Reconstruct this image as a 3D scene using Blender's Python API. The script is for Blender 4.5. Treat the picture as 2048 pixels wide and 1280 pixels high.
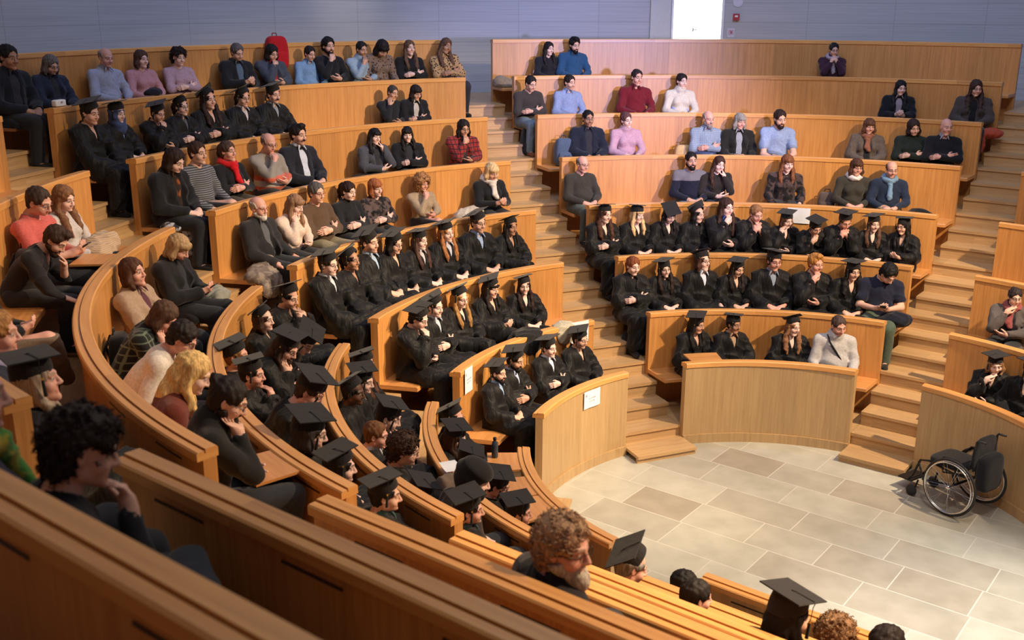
import bpy, math, random
import numpy as np
from mathutils import Vector, Matrix
for o in list(bpy.data.objects): bpy.data.objects.remove(o)
SC = bpy.context.scene
COL = SC.collection
# ---------------------------------------------------------------- camera
CAMF = 2113.0
cd = bpy.data.cameras.new('camera'); cam = bpy.data.objects.new('camera', cd); COL.objects.link(cam)
cam.location = (0, -9.4615, 4.9844)
def cam_rot(yaw, pitch, roll):
    fw = Vector((math.sin(yaw)*math.cos(pitch), math.cos(yaw)*math.cos(pitch), math.sin(pitch)))
    rt = Vector((math.cos(yaw), -math.sin(yaw), 0)); up = rt.cross(fw)
    r2 = rt*math.cos(roll)+up*math.sin(roll); u2 = -rt*math.sin(roll)+up*math.cos(roll)
    m = Matrix((r2, u2, -fw)).transposed()
    return m.to_euler()
cam.rotation_euler = cam_rot(-0.286894, -0.292858, 0.0043677)
cd.sensor_width = 36; cd.lens = 36*CAMF/2048; cd.clip_start = .05
cd.dof.use_dof = True; cd.dof.focus_distance = 13.0; cd.dof.aperture_fstop = 3.2
SC.camera = cam
# ---------------------------------------------------------------- world, exposure, lamps
w = bpy.data.worlds.new('world'); SC.world = w; w.use_nodes = True
bg = w.node_tree.nodes['Background']; bg.inputs[0].default_value = (.66, .64, .78, 1); bg.inputs[1].default_value = .12
SC.view_settings.view_transform = 'Standard'; SC.view_settings.look = 'None'
SC.view_settings.exposure = 0.25; SC.view_settings.gamma = 1
def spot(name, loc, tgt, power, col, angle=60, blend=.5, rad=.12):
    l = bpy.data.lights.new(name, 'SPOT'); l.energy = power; l.color = col
    l.spot_size = math.radians(angle); l.spot_blend = blend; l.shadow_soft_size = rad
    o = bpy.data.objects.new(name, l); COL.objects.link(o); o.location = loc
    o.rotation_euler = (Vector(tgt)-Vector(loc)).to_track_quat('-Z', 'Y').to_euler(); return o
def area(name, loc, tgt, power, col, sx, sy):
    l = bpy.data.lights.new(name, 'AREA'); l.energy = power; l.color = col; l.shape = 'RECTANGLE'; l.size = sx; l.size_y = sy
    o = bpy.data.objects.new(name, l); COL.objects.link(o); o.location = loc
    o.rotation_euler = (Vector(tgt)-Vector(loc)).to_track_quat('-Z', 'Y').to_euler(); return o
WARM = (1.0, .76, .50)
spot('spot_key_right', (5.2, .3, 7.6), (-1.9, 3.6, 1.3), 3600, WARM, 60, .55, .10)
spot('spot_key_left', (4.6, -1.0, 8.2), (-3.0, -2.2, 1.5), 3300, WARM, 56, .6, .10)
spot('spot_key_far_left', (2.0, 2.5, 8.4), (-5.6, -2.6, 2.6), 1300, WARM, 34, .8, .10)
spot('spot_key_centre_left', (4.8, .2, 8.0), (-4.6, 2.6, 2.0), 1500, WARM, 38, .8, .10)
spot('spot_fill_front', (1.0, -3.5, 9.0), (-1.0, 4.5, 1.5), 650, (1, .92, .90), 66, .8, .4)
spot('spot_cool', (4.3, -2.9, 4.6), (-3.2, 7.0, 3.6), 3300, (.52, .50, .98), 26, .95, .25)
spot('spot_stage', (2.2, -1.6, 8.5), (1.85, -1.35, 0), 5400, (1, .88, .77), 33, 1.0, .3)
area('wall_wash_blue', (-1.0, 4.0, 9.5), (-2.2, 10.2, 6.2), 330, (.30, .45, .90), 9, 1.5)
area('wall_wash_left', (-6.0, 2.0, 9.5), (-9.6, 3.0, 6.2), 85, (.24, .40, .90), 1.5, 7)
spot('wall_spot', (-6.5, 5.0, 8.0), (-7.75, 6.85, 5.4), 170, (1, .9, .75), 26, 1.0, .2)
area('ceiling_soft', (-.5, -2.5, 10.5), (-.5, -2.5, 0), 260, (1, .88, .76), 7, 8)
spot('spot_near', (4.2, -3.6, 8.0), (.6, -5.0, 1.8), 3900, (1, .70, .42), 44, .9, .2)

# ---------------------------------------------------------------- helpers
def link(o, parent=None, label=None, cat=None, group=None, kind=None):
    COL.objects.link(o)
    if parent: o.parent = parent
    if label: o['label'] = label
    if cat: o['category'] = cat
    if group: o['group'] = group
    if kind: o['kind'] = kind
    return o
def empty(name, loc=(0, 0, 0), rz=0, **k):
    o = bpy.data.objects.new(name, None); o.empty_display_size = .1
    o.location = loc; o.rotation_euler = (0, 0, rz); return link(o, **k)
def rawmesh(name, V, F, mat=None, smooth=False, uv=None, parent=None, loc=None, cols=None, **k):
    """V (n,3); F list of faces or (m,c) array; uv per-loop"""
    me = bpy.data.meshes.new(name)
    V = np.asarray(V, dtype=np.float32)
    if isinstance(F, np.ndarray) and F.ndim == 2:
        n, c = F.shape; loops = F.ravel(); tot = np.full(n, c, np.int32); st = np.arange(n, dtype=np.int32)*c
    elif isinstance(F, tuple):
        loops, st, tot = F
    else:
        tot = np.array([len(f) for f in F], np.int32); st = np.concatenate([[0], np.cumsum(tot)[:-1]]).astype(np.int32)
        loops = np.concatenate([np.asarray(f) for f in F])
    me.vertices.add(len(V)); me.vertices.foreach_set('co', V.ravel())
    me.loops.add(len(loops)); me.loops.foreach_set('vertex_index', loops.astype(np.int32))
    me.polygons.add(len(st)); me.polygons.foreach_set('loop_start', st); me.polygons.foreach_set('loop_total', tot)
    me.polygons.foreach_set('use_smooth', np.full(len(st), bool(smooth)))
    if uv is not None:
        l = me.uv_layers.new(name='UVMap'); l.data.foreach_set('uv', np.asarray(uv, np.float32).ravel())
    if cols is not None:
        a = me.color_attributes.new('tone', 'FLOAT_COLOR', 'POINT')
        c4 = np.ones((len(V), 4), np.float32); c4[:, :3] = cols; a.data.foreach_set('color', c4.ravel())
    me.update(calc_edges=True); me.validate()
    if mat: me.materials.append(mat)
    o = bpy.data.objects.new(name, me)
    if loc is not None: o.location = loc
    return link(o, parent, **k)
class MB:
    def __init__(s): s.V = []; s.F = []
    def add(s, V, F):
        b = len(s.V); s.V += [tuple(v) for v in V]; s.F += [[i+b for i in f] for f in F]; return s
    def box(s, c, d, M=None):
        x, y, z = [q/2 for q in d]
        P = [Vector((sx*x, sy*y, sz*z)) for sx in (-1, 1) for sy in (-1, 1) for sz in (-1, 1)]
        if M is not None: P = [M @ p for p in P]
        P = [p+Vector(c) for p in P]
        return s.add(P, [[0, 1, 3, 2], [4, 6, 7, 5], [0, 4, 5, 1], [2, 3, 7, 6], [0, 2, 6, 4], [1, 5, 7, 3]])
    def tube(s, pts, r, n=8, closed=False):
        pts = [Vector(p) for p in pts]; N = len(pts); R = r if isinstance(r, (list, tuple)) else [r]*N
        V = []; F = []; ref = None
        for i, p in enumerate(pts):
            if closed: t = pts[(i+1) % N]-pts[i-1]
            else: t = pts[min(i+1, N-1)]-pts[max(i-1, 0)]
            t.normalize()
            if ref is None: ref = Vector((0, 0, 1)) if abs(t.z) < .9 else Vector((1, 0, 0))
            a = (ref-t*ref.dot(t)).normalized(); ref = a; b = t.cross(a)
            for k in range(n):
                an = 2*math.pi*k/n; V.append(p+(a*math.cos(an)+b*math.sin(an))*R[i])
        for i in range(N if closed else N-1):
            j = (i+1) % N
            for k in range(n):
                k2 = (k+1) % n; F.append([i*n+k, i*n+k2, j*n+k2, j*n+k])
        if not closed: F.append(list(range(n))[::-1]); F.append([(N-1)*n+k for k in range(n)])
        return s.add(V, F)
    def lathe(s, prof, n=24, c=(0, 0, 0), M=None):
        V = []; F = []
        for r, z in prof:
            for k in range(n):
                a = 2*math.pi*k/n; V.append(Vector((r*math.cos(a), r*math.sin(a), z)))
        if M is not None: V = [M @ v for v in V]
        V = [v+Vector(c) for v in V]
        for i in range(len(prof)-1):
            for k in range(n):
                k2 = (k+1) % n; F.append([i*n+k, i*n+k2, (i+1)*n+k2, (i+1)*n+k])
        if prof[0][0] > 1e-6: F.append(list(range(n))[::-1])
        if prof[-1][0] > 1e-6: F.append([(len(prof)-1)*n+k for k in range(n)])
        return s.add(V, F)
    def build(s, name, mat, parent=None, smooth=False, **k): return rawmesh(name, s.V, s.F, mat, smooth, parent=parent, **k)
# ---------------------------------------------------------------- materials
MATS = {}
def nodemat(name):
    m = bpy.data.materials.new(name); m.use_nodes = True; nt = m.node_tree; b = nt.nodes['Principled BSDF']; return m, nt, b
def N(nt, t, **k):
    n = nt.nodes.new(t)
    for a, v in k.items(): setattr(n, a, v)
    return n
def mixc(nt, fac, a, b, mode='MIX'):
    n = N(nt, 'ShaderNodeMix', data_type='RGBA', blend_type=mode)
    for i, v in ((0, fac), (6, a), (7, b)):
        if hasattr(v, 'links'): nt.links.new(v, n.inputs[i])
        elif i == 0: n.inputs[0].default_value = v
        else: n.inputs[i].default_value = (*v, 1)
    return n.outputs[2]
def ramp(nt, fac, stops):
    n = N(nt, 'ShaderNodeValToRGB'); e = n.color_ramp.elements
    while len(e) < len(stops): e.new(.5)
    for q, (p, c) in zip(e, stops): q.position = p; q.color = (*c, 1)
    nt.links.new(fac, n.inputs[0]); return n.outputs[0]
def wood(name, c1, c2, grain='v', plank=.42, rough=.38, tone=.16):
    """oak: grain along uv v (panels) or u (rails, treads)"""
    m, nt, b = nodemat(name); L = nt.links.new
    uv = N(nt, 'ShaderNodeUVMap'); sp = N(nt, 'ShaderNodeSeparateXYZ'); L(uv.outputs[0], sp.inputs[0])
    a, c = (sp.outputs[0], sp.outputs[1]) if grain == 'v' else (sp.outputs[1], sp.outputs[0])
    fl = N(nt, 'ShaderNodeMath', operation='FLOOR'); dv = N(nt, 'ShaderNodeMath', operation='DIVIDE'); dv.inputs[1].default_value = plank
    L(sp.outputs[0] , dv.inputs[0]); L(dv.outputs[0], fl.inputs[0])
    oi = N(nt, 'ShaderNodeObjectInfo'); ad = N(nt, 'ShaderNodeMath', operation='ADD'); L(fl.outputs[0], ad.inputs[0]); L(oi.outputs['Random'], ad.inputs[1])
    wn = N(nt, 'ShaderNodeTexWhiteNoise', noise_dimensions='1D'); L(ad.outputs[0], wn.inputs[1])
    cb = N(nt, 'ShaderNodeCombineXYZ')
    m1 = N(nt, 'ShaderNodeMath', operation='MULTIPLY'); m1.inputs[1].default_value = 38; L(a, m1.inputs[0])
    m2 = N(nt, 'ShaderNodeMath', operation='MULTIPLY'); m2.inputs[1].default_value = 1.6; L(c, m2.inputs[0])
    m3 = N(nt, 'ShaderNodeMath', operation='MULTIPLY'); m3.inputs[1].default_value = 31; L(wn.outputs[0], m3.inputs[0])
    L(m1.outputs[0], cb.inputs[0]); L(m2.outputs[0], cb.inputs[1]); L(m3.outputs[0], cb.inputs[2])
    nz = N(nt, 'ShaderNodeTexNoise'); nz.inputs['Scale'].default_value = 1.0; nz.inputs['Detail'].default_value = 6; nz.inputs['Roughness'].default_value = .62; nz.inputs['Distortion'].default_value = .4
    L(cb.outputs[0], nz.inputs['Vector'])
    col = ramp(nt, nz.outputs[0], [(.3, c2), (.62, c1)])
    tn = ramp(nt, wn.outputs[0], [(0, (1-tone,)*3), (1, (1+tone*.4, 1+tone*.4, 1+tone*.4))])
    col = mixc(nt, 1.0, col, tn, 'MULTIPLY')
    L(col, b.inputs['Base Color']); b.inputs['Roughness'].default_value = rough; b.inputs['Coat Weight'].default_value = .45; b.inputs['Coat Roughness'].default_value = .36
    bp = N(nt, 'ShaderNodeBump'); bp.inputs['Strength'].default_value = .08; bp.inputs['Distance'].default_value = .01
    L(nz.outputs[0], bp.inputs['Height']); L(bp.outputs[0], b.inputs['Normal'])
    return m
W_PANEL = wood('oak_panel', (.66, .312, .090), (.50, .210, .054))
W_RAIL = wood('oak_rail', (.75, .375, .112), (.60, .265, .072), 'u', 1.35, .33, .12)
W_SEAT = wood('oak_seat', (.68, .320, .100), (.53, .222, .062), 'u', 1.2, .36, .10)
W_STEP = wood('pale_oak_step', (.56, .355, .165), (.42, .245, .105), 'u', .8, .5, .12)
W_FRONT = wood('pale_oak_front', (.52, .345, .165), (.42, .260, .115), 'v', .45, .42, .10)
W_SLOT_SHADE = wood('slot_shade', (.05, .022, .010), (.03, .014, .007), 'u', 1, .8, 0)  # near-black oak: the shade inside recessed slots put into the colour
def plain(name, col, rough=.6, metal=0., noise=0, nscale=40, spec=None, sheen=0):
    key = (name,)
    if key in MATS: return MATS[key]
    m, nt, b = nodemat(name); b.inputs['Roughness'].default_value = rough; b.inputs['Metallic'].default_value = metal
    if sheen: b.inputs['Sheen Weight'].default_value = sheen
    if spec is not None: b.inputs['Specular IOR Level'].default_value = spec
    tc = N(nt, 'ShaderNodeTexCoord'); nz = N(nt, 'ShaderNodeTexNoise'); nz.inputs['Scale'].default_value = nscale; nz.inputs['Detail'].default_value = 3
    nt.links.new(tc.outputs['Object'], nz.inputs['Vector'])
    k = noise or .12
    nt.links.new(ramp(nt, nz.outputs[0], [(.3, tuple(c*(1-k) for c in col)), (.7, tuple(min(1, c*(1+k)) for c in col))]), b.inputs['Base Color'])
    MATS[key] = m; return m
def cloth(spec):
    """spec: 'r,g,b' sRGB hex like '#202024' or 'pattern:#a:#b'"""
    if spec in MATS: return MATS[spec]
    parts = spec.split(':'); pat = parts[0] if len(parts) > 1 else None
    cols = [hexc(c) for c in (parts[1:] if pat else parts)]
    m, nt, b = nodemat('cloth_'+spec.replace('#', '').replace(':', '_')); L = nt.links.new
    b.inputs['Roughness'].default_value = .85; b.inputs['Specular IOR Level'].default_value = .25
    b.inputs['Sheen Weight'].default_value = .15; b.inputs['Sheen Roughness'].default_value = .5
    tc = N(nt, 'ShaderNodeTexCoord'); O = tc.outputs['Object']
    def wave(axis, scale, dist=0):
        n = N(nt, 'ShaderNodeTexWave', bands_direction=axis); n.inputs['Scale'].default_value = scale; n.inputs['Distortion'].default_value = dist; L(O, n.inputs['Vector']); return n.outputs['Fac']
    def noise(scale, det=3):
        n = N(nt, 'ShaderNodeTexNoise'); n.inputs['Scale'].default_value = scale; n.inputs['Detail'].default_value = det; L(O, n.inputs['Vector']); return n.outputs[0]
    c0 = cols[0]; c1 = cols[1] if len(cols) > 1 else c0
    if pat == 'stripe': col = ramp(nt, wave('Z', 14), [(.45, c0), (.6, c1)])
    elif pat == 'check':
        a = ramp(nt, wave('X', 22), [(.45, (0, 0, 0)), (.55, (1, 1, 1))]); q = ramp(nt, wave('Z', 22), [(.45, (0, 0, 0)), (.55, (1, 1, 1))])
        f = mixc(nt, .5, a, q); col = mixc(nt, f, c0, c1)
    elif pat == 'plaid':
        a = ramp(nt, wave('X', 5.5, .6), [(.88, (0, 0, 0)), (.95, (1, 1, 1))]); q = ramp(nt, wave('Z', 5.5, .6), [(.88, (0, 0, 0)), (.95, (1, 1, 1))])
        f = mixc(nt, 1, a, q, 'LIGHTEN'); col = mixc(nt, f, c0, c1)
    elif pat == 'patch':
        n = N(nt, 'ShaderNodeTexVoronoi'); n.inputs['Scale'].default_value = 11; L(O, n.inputs['Vector'])
        col = ramp(nt, n.outputs['Distance'], [(.25, c0), (.45, c1)])
    elif pat == 'blotch': col = ramp(nt, noise(16, 4), [(.44, c0), (.54, c1)])
    elif pat == 'spots':
        n = N(nt, 'ShaderNodeTexVoronoi', feature='F1'); n.inputs['Scale'].default_value = 30; L(O, n.inputs['Vector'])
        col = ramp(nt, n.outputs['Distance'], [(.30, c0), (.42, c1)])
    elif pat == 'yoke':   # colour block: top band / body below
        s = N(nt, 'ShaderNodeSeparateXYZ'); L(O, s.inputs[0]); col = ramp(nt, s.outputs[2], [(.0, c1), (.415, c1), (.42, c0)])
    elif pat == 'rust':   # multi-band jumper
        s = N(nt, 'ShaderNodeSeparateXYZ'); L(O, s.inputs[0]); col = ramp(nt, s.outputs[2], [(0, c0), (.19, c0), (.20, cols[2]), (.26, cols[2]), (.27, c0), (.31, c0), (.33, c1), (1, c1)])
    else:
        k = noise(55, 2); col = ramp(nt, k, [(.3, tuple(c*.86 for c in c0)), (.7, tuple(min(1, c*1.1) for c in c0))])
    L(col, b.inputs['Base Color'])
    bp = N(nt, 'ShaderNodeBump'); bp.inputs['Strength'].default_value = .25; bp.inputs['Distance'].default_value = .012; L(noise(14, 3), bp.inputs['Height']); L(bp.outputs[0], b.inputs['Normal'])
    MATS[spec] = m; return m
def hexc(h):
    h = h.lstrip('#'); c = [int(h[i:i+2], 16)/255 for i in (0, 2, 4)]
    return tuple(x/12.92 if x <= .04045 else ((x+.055)/1.055)**2.4 for x in c)
def skinmat():
    m, nt, b = nodemat('skin'); a = N(nt, 'ShaderNodeAttribute', attribute_name='tone')
    nt.links.new(a.outputs['Color'], b.inputs['Base Color']); b.inputs['Roughness'].default_value = .5
    b.inputs['Subsurface Weight'].default_value = .0
    b.inputs['Specular IOR Level'].default_value = .35
    return m
SKIN = skinmat()
def hairmat(h):
    k = ('hair', h)
    if k in MATS: return MATS[k]
    m, nt, b = nodemat('hair_'+h.strip('#')); L = nt.links.new; c = hexc(h)
    tc = N(nt, 'ShaderNodeTexCoord'); mp = N(nt, 'ShaderNodeMapping'); mp.inputs['Scale'].default_value = (90, 90, 14); L(tc.outputs['Object'], mp.inputs[0])
    nz = N(nt, 'ShaderNodeTexNoise'); nz.inputs['Scale'].default_value = 1; nz.inputs['Detail'].default_value = 4; L(mp.outputs[0], nz.inputs['Vector'])
    L(ramp(nt, nz.outputs[0], [(.3, tuple(x*.55 for x in c)), (.7, tuple(min(1, x*1.35) for x in c))]), b.inputs['Base Color'])
    b.inputs['Roughness'].default_value = .68; b.inputs['Specular IOR Level'].default_value = .3
    bp = N(nt, 'ShaderNodeBump'); bp.inputs['Strength'].default_value = .5; bp.inputs['Distance'].default_value = .004; L(nz.outputs[0], bp.inputs['Height']); L(bp.outputs[0], b.inputs['Normal'])
    MATS[k] = m; return m
# stone floor
def stone():
    m, nt, b = nodemat('limestone_slabs'); L = nt.links.new
    tc = N(nt, 'ShaderNodeTexCoord'); mp = N(nt, 'ShaderNodeMapping'); mp.inputs['Rotation'].default_value = (0, 0, math.radians(21)); mp.inputs['Location'].default_value = (.13, .22, 0); L(tc.outputs['Object'], mp.inputs[0])
    br = N(nt, 'ShaderNodeTexBrick'); br.inputs['Scale'].default_value = 1; br.inputs['Mortar Size'].default_value = .006; br.inputs['Brick Width'].default_value = .92; br.inputs['Row Height'].default_value = .50
    br.offset = .37; br.squash = .75; br.squash_frequency = 3
    br.inputs['Color1'].default_value = (0, 0, 0, 1); br.inputs['Color2'].default_value = (1, 1, 1, 1); br.inputs['Mortar'].default_value = (.5, .5, .5, 1); L(mp.outputs[0], br.inputs['Vector'])
    slab = ramp(nt, br.outputs['Color'], [(0, (.33, .285, .22)), (.16, (.40, .375, .31)), (.6, (.44, .425, .355)), (1, (.48, .465, .395))])
    n1 = N(nt, 'ShaderNodeTexNoise'); n1.inputs['Scale'].default_value = 3.5; n1.inputs['Detail'].default_value = 8; L(tc.outputs['Object'], n1.inputs['Vector'])
    v = ramp(nt, n1.outputs[0], [(.35, (.88, .88, .86)), (.65, (1.05, 1.05, 1.05))])
    slab = mixc(nt, 1, slab, v, 'MULTIPLY'); col = mixc(nt, br.outputs['Fac'], slab, (.56, .53, .46))
    L(col, b.inputs['Base Color']); b.inputs['Roughness'].default_value = .42
    bp = N(nt, 'ShaderNodeBump'); bp.inputs['Strength'].default_value = .15; bp.inputs['Distance'].default_value = .01; L(n1.outputs[0], bp.inputs['Height']); L(bp.outputs[0], b.inputs['Normal'])
    return m
def wallmat():
    m, nt, b = nodemat('grey_block_wall'); L = nt.links.new
    uv = N(nt, 'ShaderNodeUVMap')
    br = N(nt, 'ShaderNodeTexBrick'); br.inputs['Scale'].default_value = 1; br.inputs['Mortar Size'].default_value = .006; br.inputs['Brick Width'].default_value = 1.45; br.inputs['Row Height'].default_value = .335
    br.offset = .0; br.inputs['Color1'].default_value = (.46, .46, .46, 1); br.inputs['Color2'].default_value = (.48, .48, .48, 1); br.inputs['Mortar'].default_value = (.37, .37, .37, 1); L(uv.outputs[0], br.inputs['Vector'])
    mp = N(nt, 'ShaderNodeMapping'); mp.inputs['Scale'].default_value = (.7, 55, 1); L(uv.outputs[0], mp.inputs[0])
    nz = N(nt, 'ShaderNodeTexNoise'); nz.inputs['Scale'].default_value = 1; nz.inputs['Detail'].default_value = 2; L(mp.outputs[0], nz.inputs['Vector'])
    v = ramp(nt, nz.outputs[0], [(.35, (.90, .90, .90)), (.65, (1.04, 1.04, 1.04))])
    L(mixc(nt, 1, br.outputs['Color'], v, 'MULTIPLY'), b.inputs['Base Color']); b.inputs['Roughness'].default_value = .8
    return m
STONE = stone(); WALL = wallmat()
WHITE = plain('white_paint', (.8, .8, .78), .5, noise=.03); BLACKM = plain('black_metal', (.02, .02, .022), .35, .6)
CHROME = plain('bright_metal', (.75, .76, .78), .2, 1.0, noise=.03); RUBBER = plain('black_rubber', (.02, .02, .02), .7)
BLACKCL = cloth('#17171a')
# ---------------------------------------------------------------- plan of the hall
RR = [2.5041, 3.3694, 4.2318, 5.0919, 5.9619, 6.8178, 7.7112, 8.5942]
HH = [1.0, 1.3688, 1.8785, 2.3856, 2.9093, 3.4129, 3.9048, 4.4139]
FF = [0]+[.23+.51*(k-1) for k in range(1, 8)]+[3.46]
SEAT = [h-.72 for h in HH]
EDG = dict(LCr=(-.68215, -.44866), Cl=(-.67933, .31191), Cr=(.35258, -.34237), Rl=(.35786, .38463), LCl=(-1.63185, .31927), Lt=(-1.62189, -.5558), Lb=(-2.71625, .28688), Db=(-2.72417, -.48808), Rr=(1.35, -.4))
PHL = -2.761198
P0v = np.array([math.sin(PHL), math.cos(PHL)]); T0v = -np.array([math.cos(PHL), -math.sin(PHL)])
def plan(r, s):
    """point at offset radius r and station s (azimuth on the arc, metres along the straight leg below PHL)"""
    if s >= PHL: return np.array([r*math.sin(s), r*math.cos(s)])
    return r*P0v+(PHL-s)*T0v
def outward(s):
    return np.array([math.sin(s), math.cos(s)]) if s >= PHL else P0v.copy()
def station(edge, r):
    if isinstance(edge, (int, float)): return float(edge)
    a, c = EDG[edge]; s = a+math.asin(c/r)
    if s >= PHL: return s
    n = np.array([math.cos(a), -math.sin(a)]); return PHL-(c-r*(n@P0v))/(n@T0v)
def sweep(name, prof, eL, eR, mat, parent=None, grow=0, **k):
    """sweep closed (r,z) profile between two aisle edges"""
    rm = sum(p[0] for p in prof)/len(prof); a = station(eL, rm); b = station(eR, rm)
    st = []
    if min(a, b) < PHL:
        lo, hi = min(a, b), max(a, b); n = max(2, int((min(hi, PHL)-lo)/.6)); st = list(np.linspace(lo, min(hi, PHL), n+1))
        if hi > PHL: n = max(2, int((hi-PHL)*rm/.10)); st += list(np.linspace(PHL, hi, n+1))[1:]
    else:
        n = max(3, int(abs(b-a)*rm/.10)); st = list(np.linspace(min(a, b), max(a, b), n+1))
    lo, hi = st[0], st[-1]; T = [(s-lo)/(hi-lo) for s in st]
    V = []; m = len(prof); LEN = []; acc = 0; prev = None
    eLo, eHi = (eL, eR) if a < b else (eR, eL)
    ends = [(station(eLo, p[0]), station(eHi, p[0])) for p in prof]
    for i, s in enumerate(st):
        q = plan(rm, s); acc += 0 if prev is None else float(np.linalg.norm(q-prev)); prev = q; LEN.append(acc)
        for (r, z), (e0, e1) in zip(prof, ends):
            wlo = max(0, 1-(s-lo)/max(1e-6, min(.25, (hi-lo)/2))); whi = max(0, 1-(hi-s)/max(1e-6, min(.25, (hi-lo)/2)))
            ss = s+(e0-lo)*wlo+(e1-hi)*whi
            p = plan(r, ss); V.append((p[0], p[1], z))
    F = []; UV = []; cum = [0]
    for j in range(m):
        p, q = prof[j], prof[(j+1) % m]; cum.append(cum[-1]+math.hypot(q[0]-p[0], q[1]-p[1]))
    n = len(st)
    for i in range(n-1):
        for j in range(m):
            j2 = (j+1) % m; F.append([i*m+j, i*m+j2, (i+1)*m+j2, (i+1)*m+j])
            UV += [(LEN[i], cum[j]), (LEN[i], cum[j+1]), (LEN[i+1], cum[j+1]), (LEN[i+1], cum[j])]
    F.append([j for j in range(m)][::-1]); UV += [(prof[j][0], prof[j][1]) for j in range(m)][::-1]
    F.append([(n-1)*m+j for j in range(m)]); UV += [(prof[j][0], prof[j][1]) for j in range(m)]
    return rawmesh(name, V, F, mat, uv=UV, parent=parent, **k)
def rect(r0, r1, z0, z1): return [(r0, z0), (r1, z0), (r1, z1), (r0, z1)]
BLOCKS = {'D': (PHL-9.0, 'Db', 'near straight block'), 'L': ('Lb', 'Lt', 'left curved block'), 'LC': ('LCl', 'LCr', 'left centre block'), 'C': ('Cl', 'Cr', 'centre block'), 'R': ('Rl', 'Rr', 'right block')}
BNAME = {'D': 'the nearest block', 'L': 'the tightly curved left block', 'LC': 'the left centre block', 'C': 'the centre block', 'R': 'the right block'}
ORD = ['front', 'second', 'third', 'fourth', 'fifth', 'sixth', 'seventh', 'top']
# structure
sweep('floor', [(.001, -.2), (2.62, -.2), (2.62, 0), (.001, 0)], PHL-9, 3.1, STONE, kind='structure') if False else None
fl = MB(); nseg = 96
ring = [plan(2.62, s) for s in np.linspace(PHL-9, PHL, 4)]+[plan(2.62, s) for s in np.linspace(PHL, 1.6, nseg)]+[np.array([6.5, -1.0]), np.array([9.0, -9.0])]
fl.add([(p[0], p[1], 0) for p in ring]+[(p[0], p[1], -.15) for p in ring], [list(range(len(ring)))[::-1], [i+len(ring) for i in range(len(ring))]]+[[i, (i+1) % len(ring), (i+1) % len(ring)+len(ring), i+len(ring)] for i in range(len(ring))])
fl.build('floor', STONE, kind='structure')
for bk, (eL, eR, _) in BLOCKS.items():
    pf = [(RR[0]+.09, -.1)]
    r0 = RR[0]+.09
    for k in range(1, 8):
        pf += [(r0, FF[k]), (RR[k]+.09, FF[k])]; r0 = RR[k]+.09
    pf += [(r0, FF[8]), (10.3, FF[8]), (10.3, -.1)]
    sweep('floor', pf, eL, eR, W_STEP, kind='structure')
# benches: backrest panel k, with its rail, its seat in front and raised dark strips standing for its shaded grip slots behind
def bench(bk, k):
    eL, eR, _ = BLOCKS[bk]; R, H = RR[k], HH[k]
    if k == 0: root = empty('front_barrier', label='low curved pale oak barrier in front of %s' % BNAME[bk], cat='barrier')
    else: root = empty('curved_bench', label='long oak bench with high panelled back, %s row of %s' % (ORD[k-1], BNAME[bk]), cat='bench')
    base = -.02 if k == 0 else FF[k]-.02
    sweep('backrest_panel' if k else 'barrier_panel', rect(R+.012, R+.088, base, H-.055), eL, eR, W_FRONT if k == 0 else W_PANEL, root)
    # two-strip rail with a groove along it
    c = .008
    sweep('top_rail', [(R, H-.055), (R+.12, H-.055), (R+.12, H-.008-c), (R+.12-c, H-.008), (R+.078, H-.008), (R+.078, H-.022), (R+.070, H-.022), (R+.070, H), (R+c, H), (R, H-c)], eL, eR, W_RAIL, root)
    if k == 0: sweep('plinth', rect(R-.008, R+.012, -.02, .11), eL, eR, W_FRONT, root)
    else:
        S = SEAT[k]; sweep('seat', [(R-.40, S-.045), (R+.013, S-.045), (R+.013, S), (R-.39, S), (R-.40, S-.01)], eL, eR, W_SEAT, root)
        sweep('seat_support', rect(R-.30, R-.27, FF[k]-.01, S-.045), eL, eR, W_PANEL, root) if False else None
    if bk in 'DL':
        a, b = station(eL, R+.1), station(eR, R+.1)
        if bk == 'D': a = max(a, PHL-5.0)
        L = (b-a)*(R if bk == 'L' else 1); n = int(L/.68)
        for i in range(n):
            t = a+(b-a)*(i+.5)/n; h = .14/(R if t >= PHL else 1)
            sweep('grip_slot_shade', [(R+.086, H-.122), (R+.093, H-.118), (R+.0895, H-.112), (R+.0895, H-.108), (R+.086, H-.108)], t-h, t+h, W_SLOT_SHADE, root)
    return root
BENCH = {}
for bk in BLOCKS:
    for k in range(8): BENCH[bk, k] = bench(bk, k)
# folding tablets opened toward the row behind
for bk, k, s, tx in [('L', 0, -1.9488, 0), ('L', 0, -2.1462, 0), ('L', 0, -2.2943, 0), ('L', 3, -2.5452, 0), ('L', 4, -1.9228, 0), ('C', 0, -0.4388, 0)]:
    R, H = RR[k], HH[k]; h = .19/(R+.2 if s >= PHL else 1)
    sweep('folding_tablet', rect(R+.115, R+.40, H-.035, H-.018), s-h, s+h, W_SEAT, BENCH[bk, k])
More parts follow.
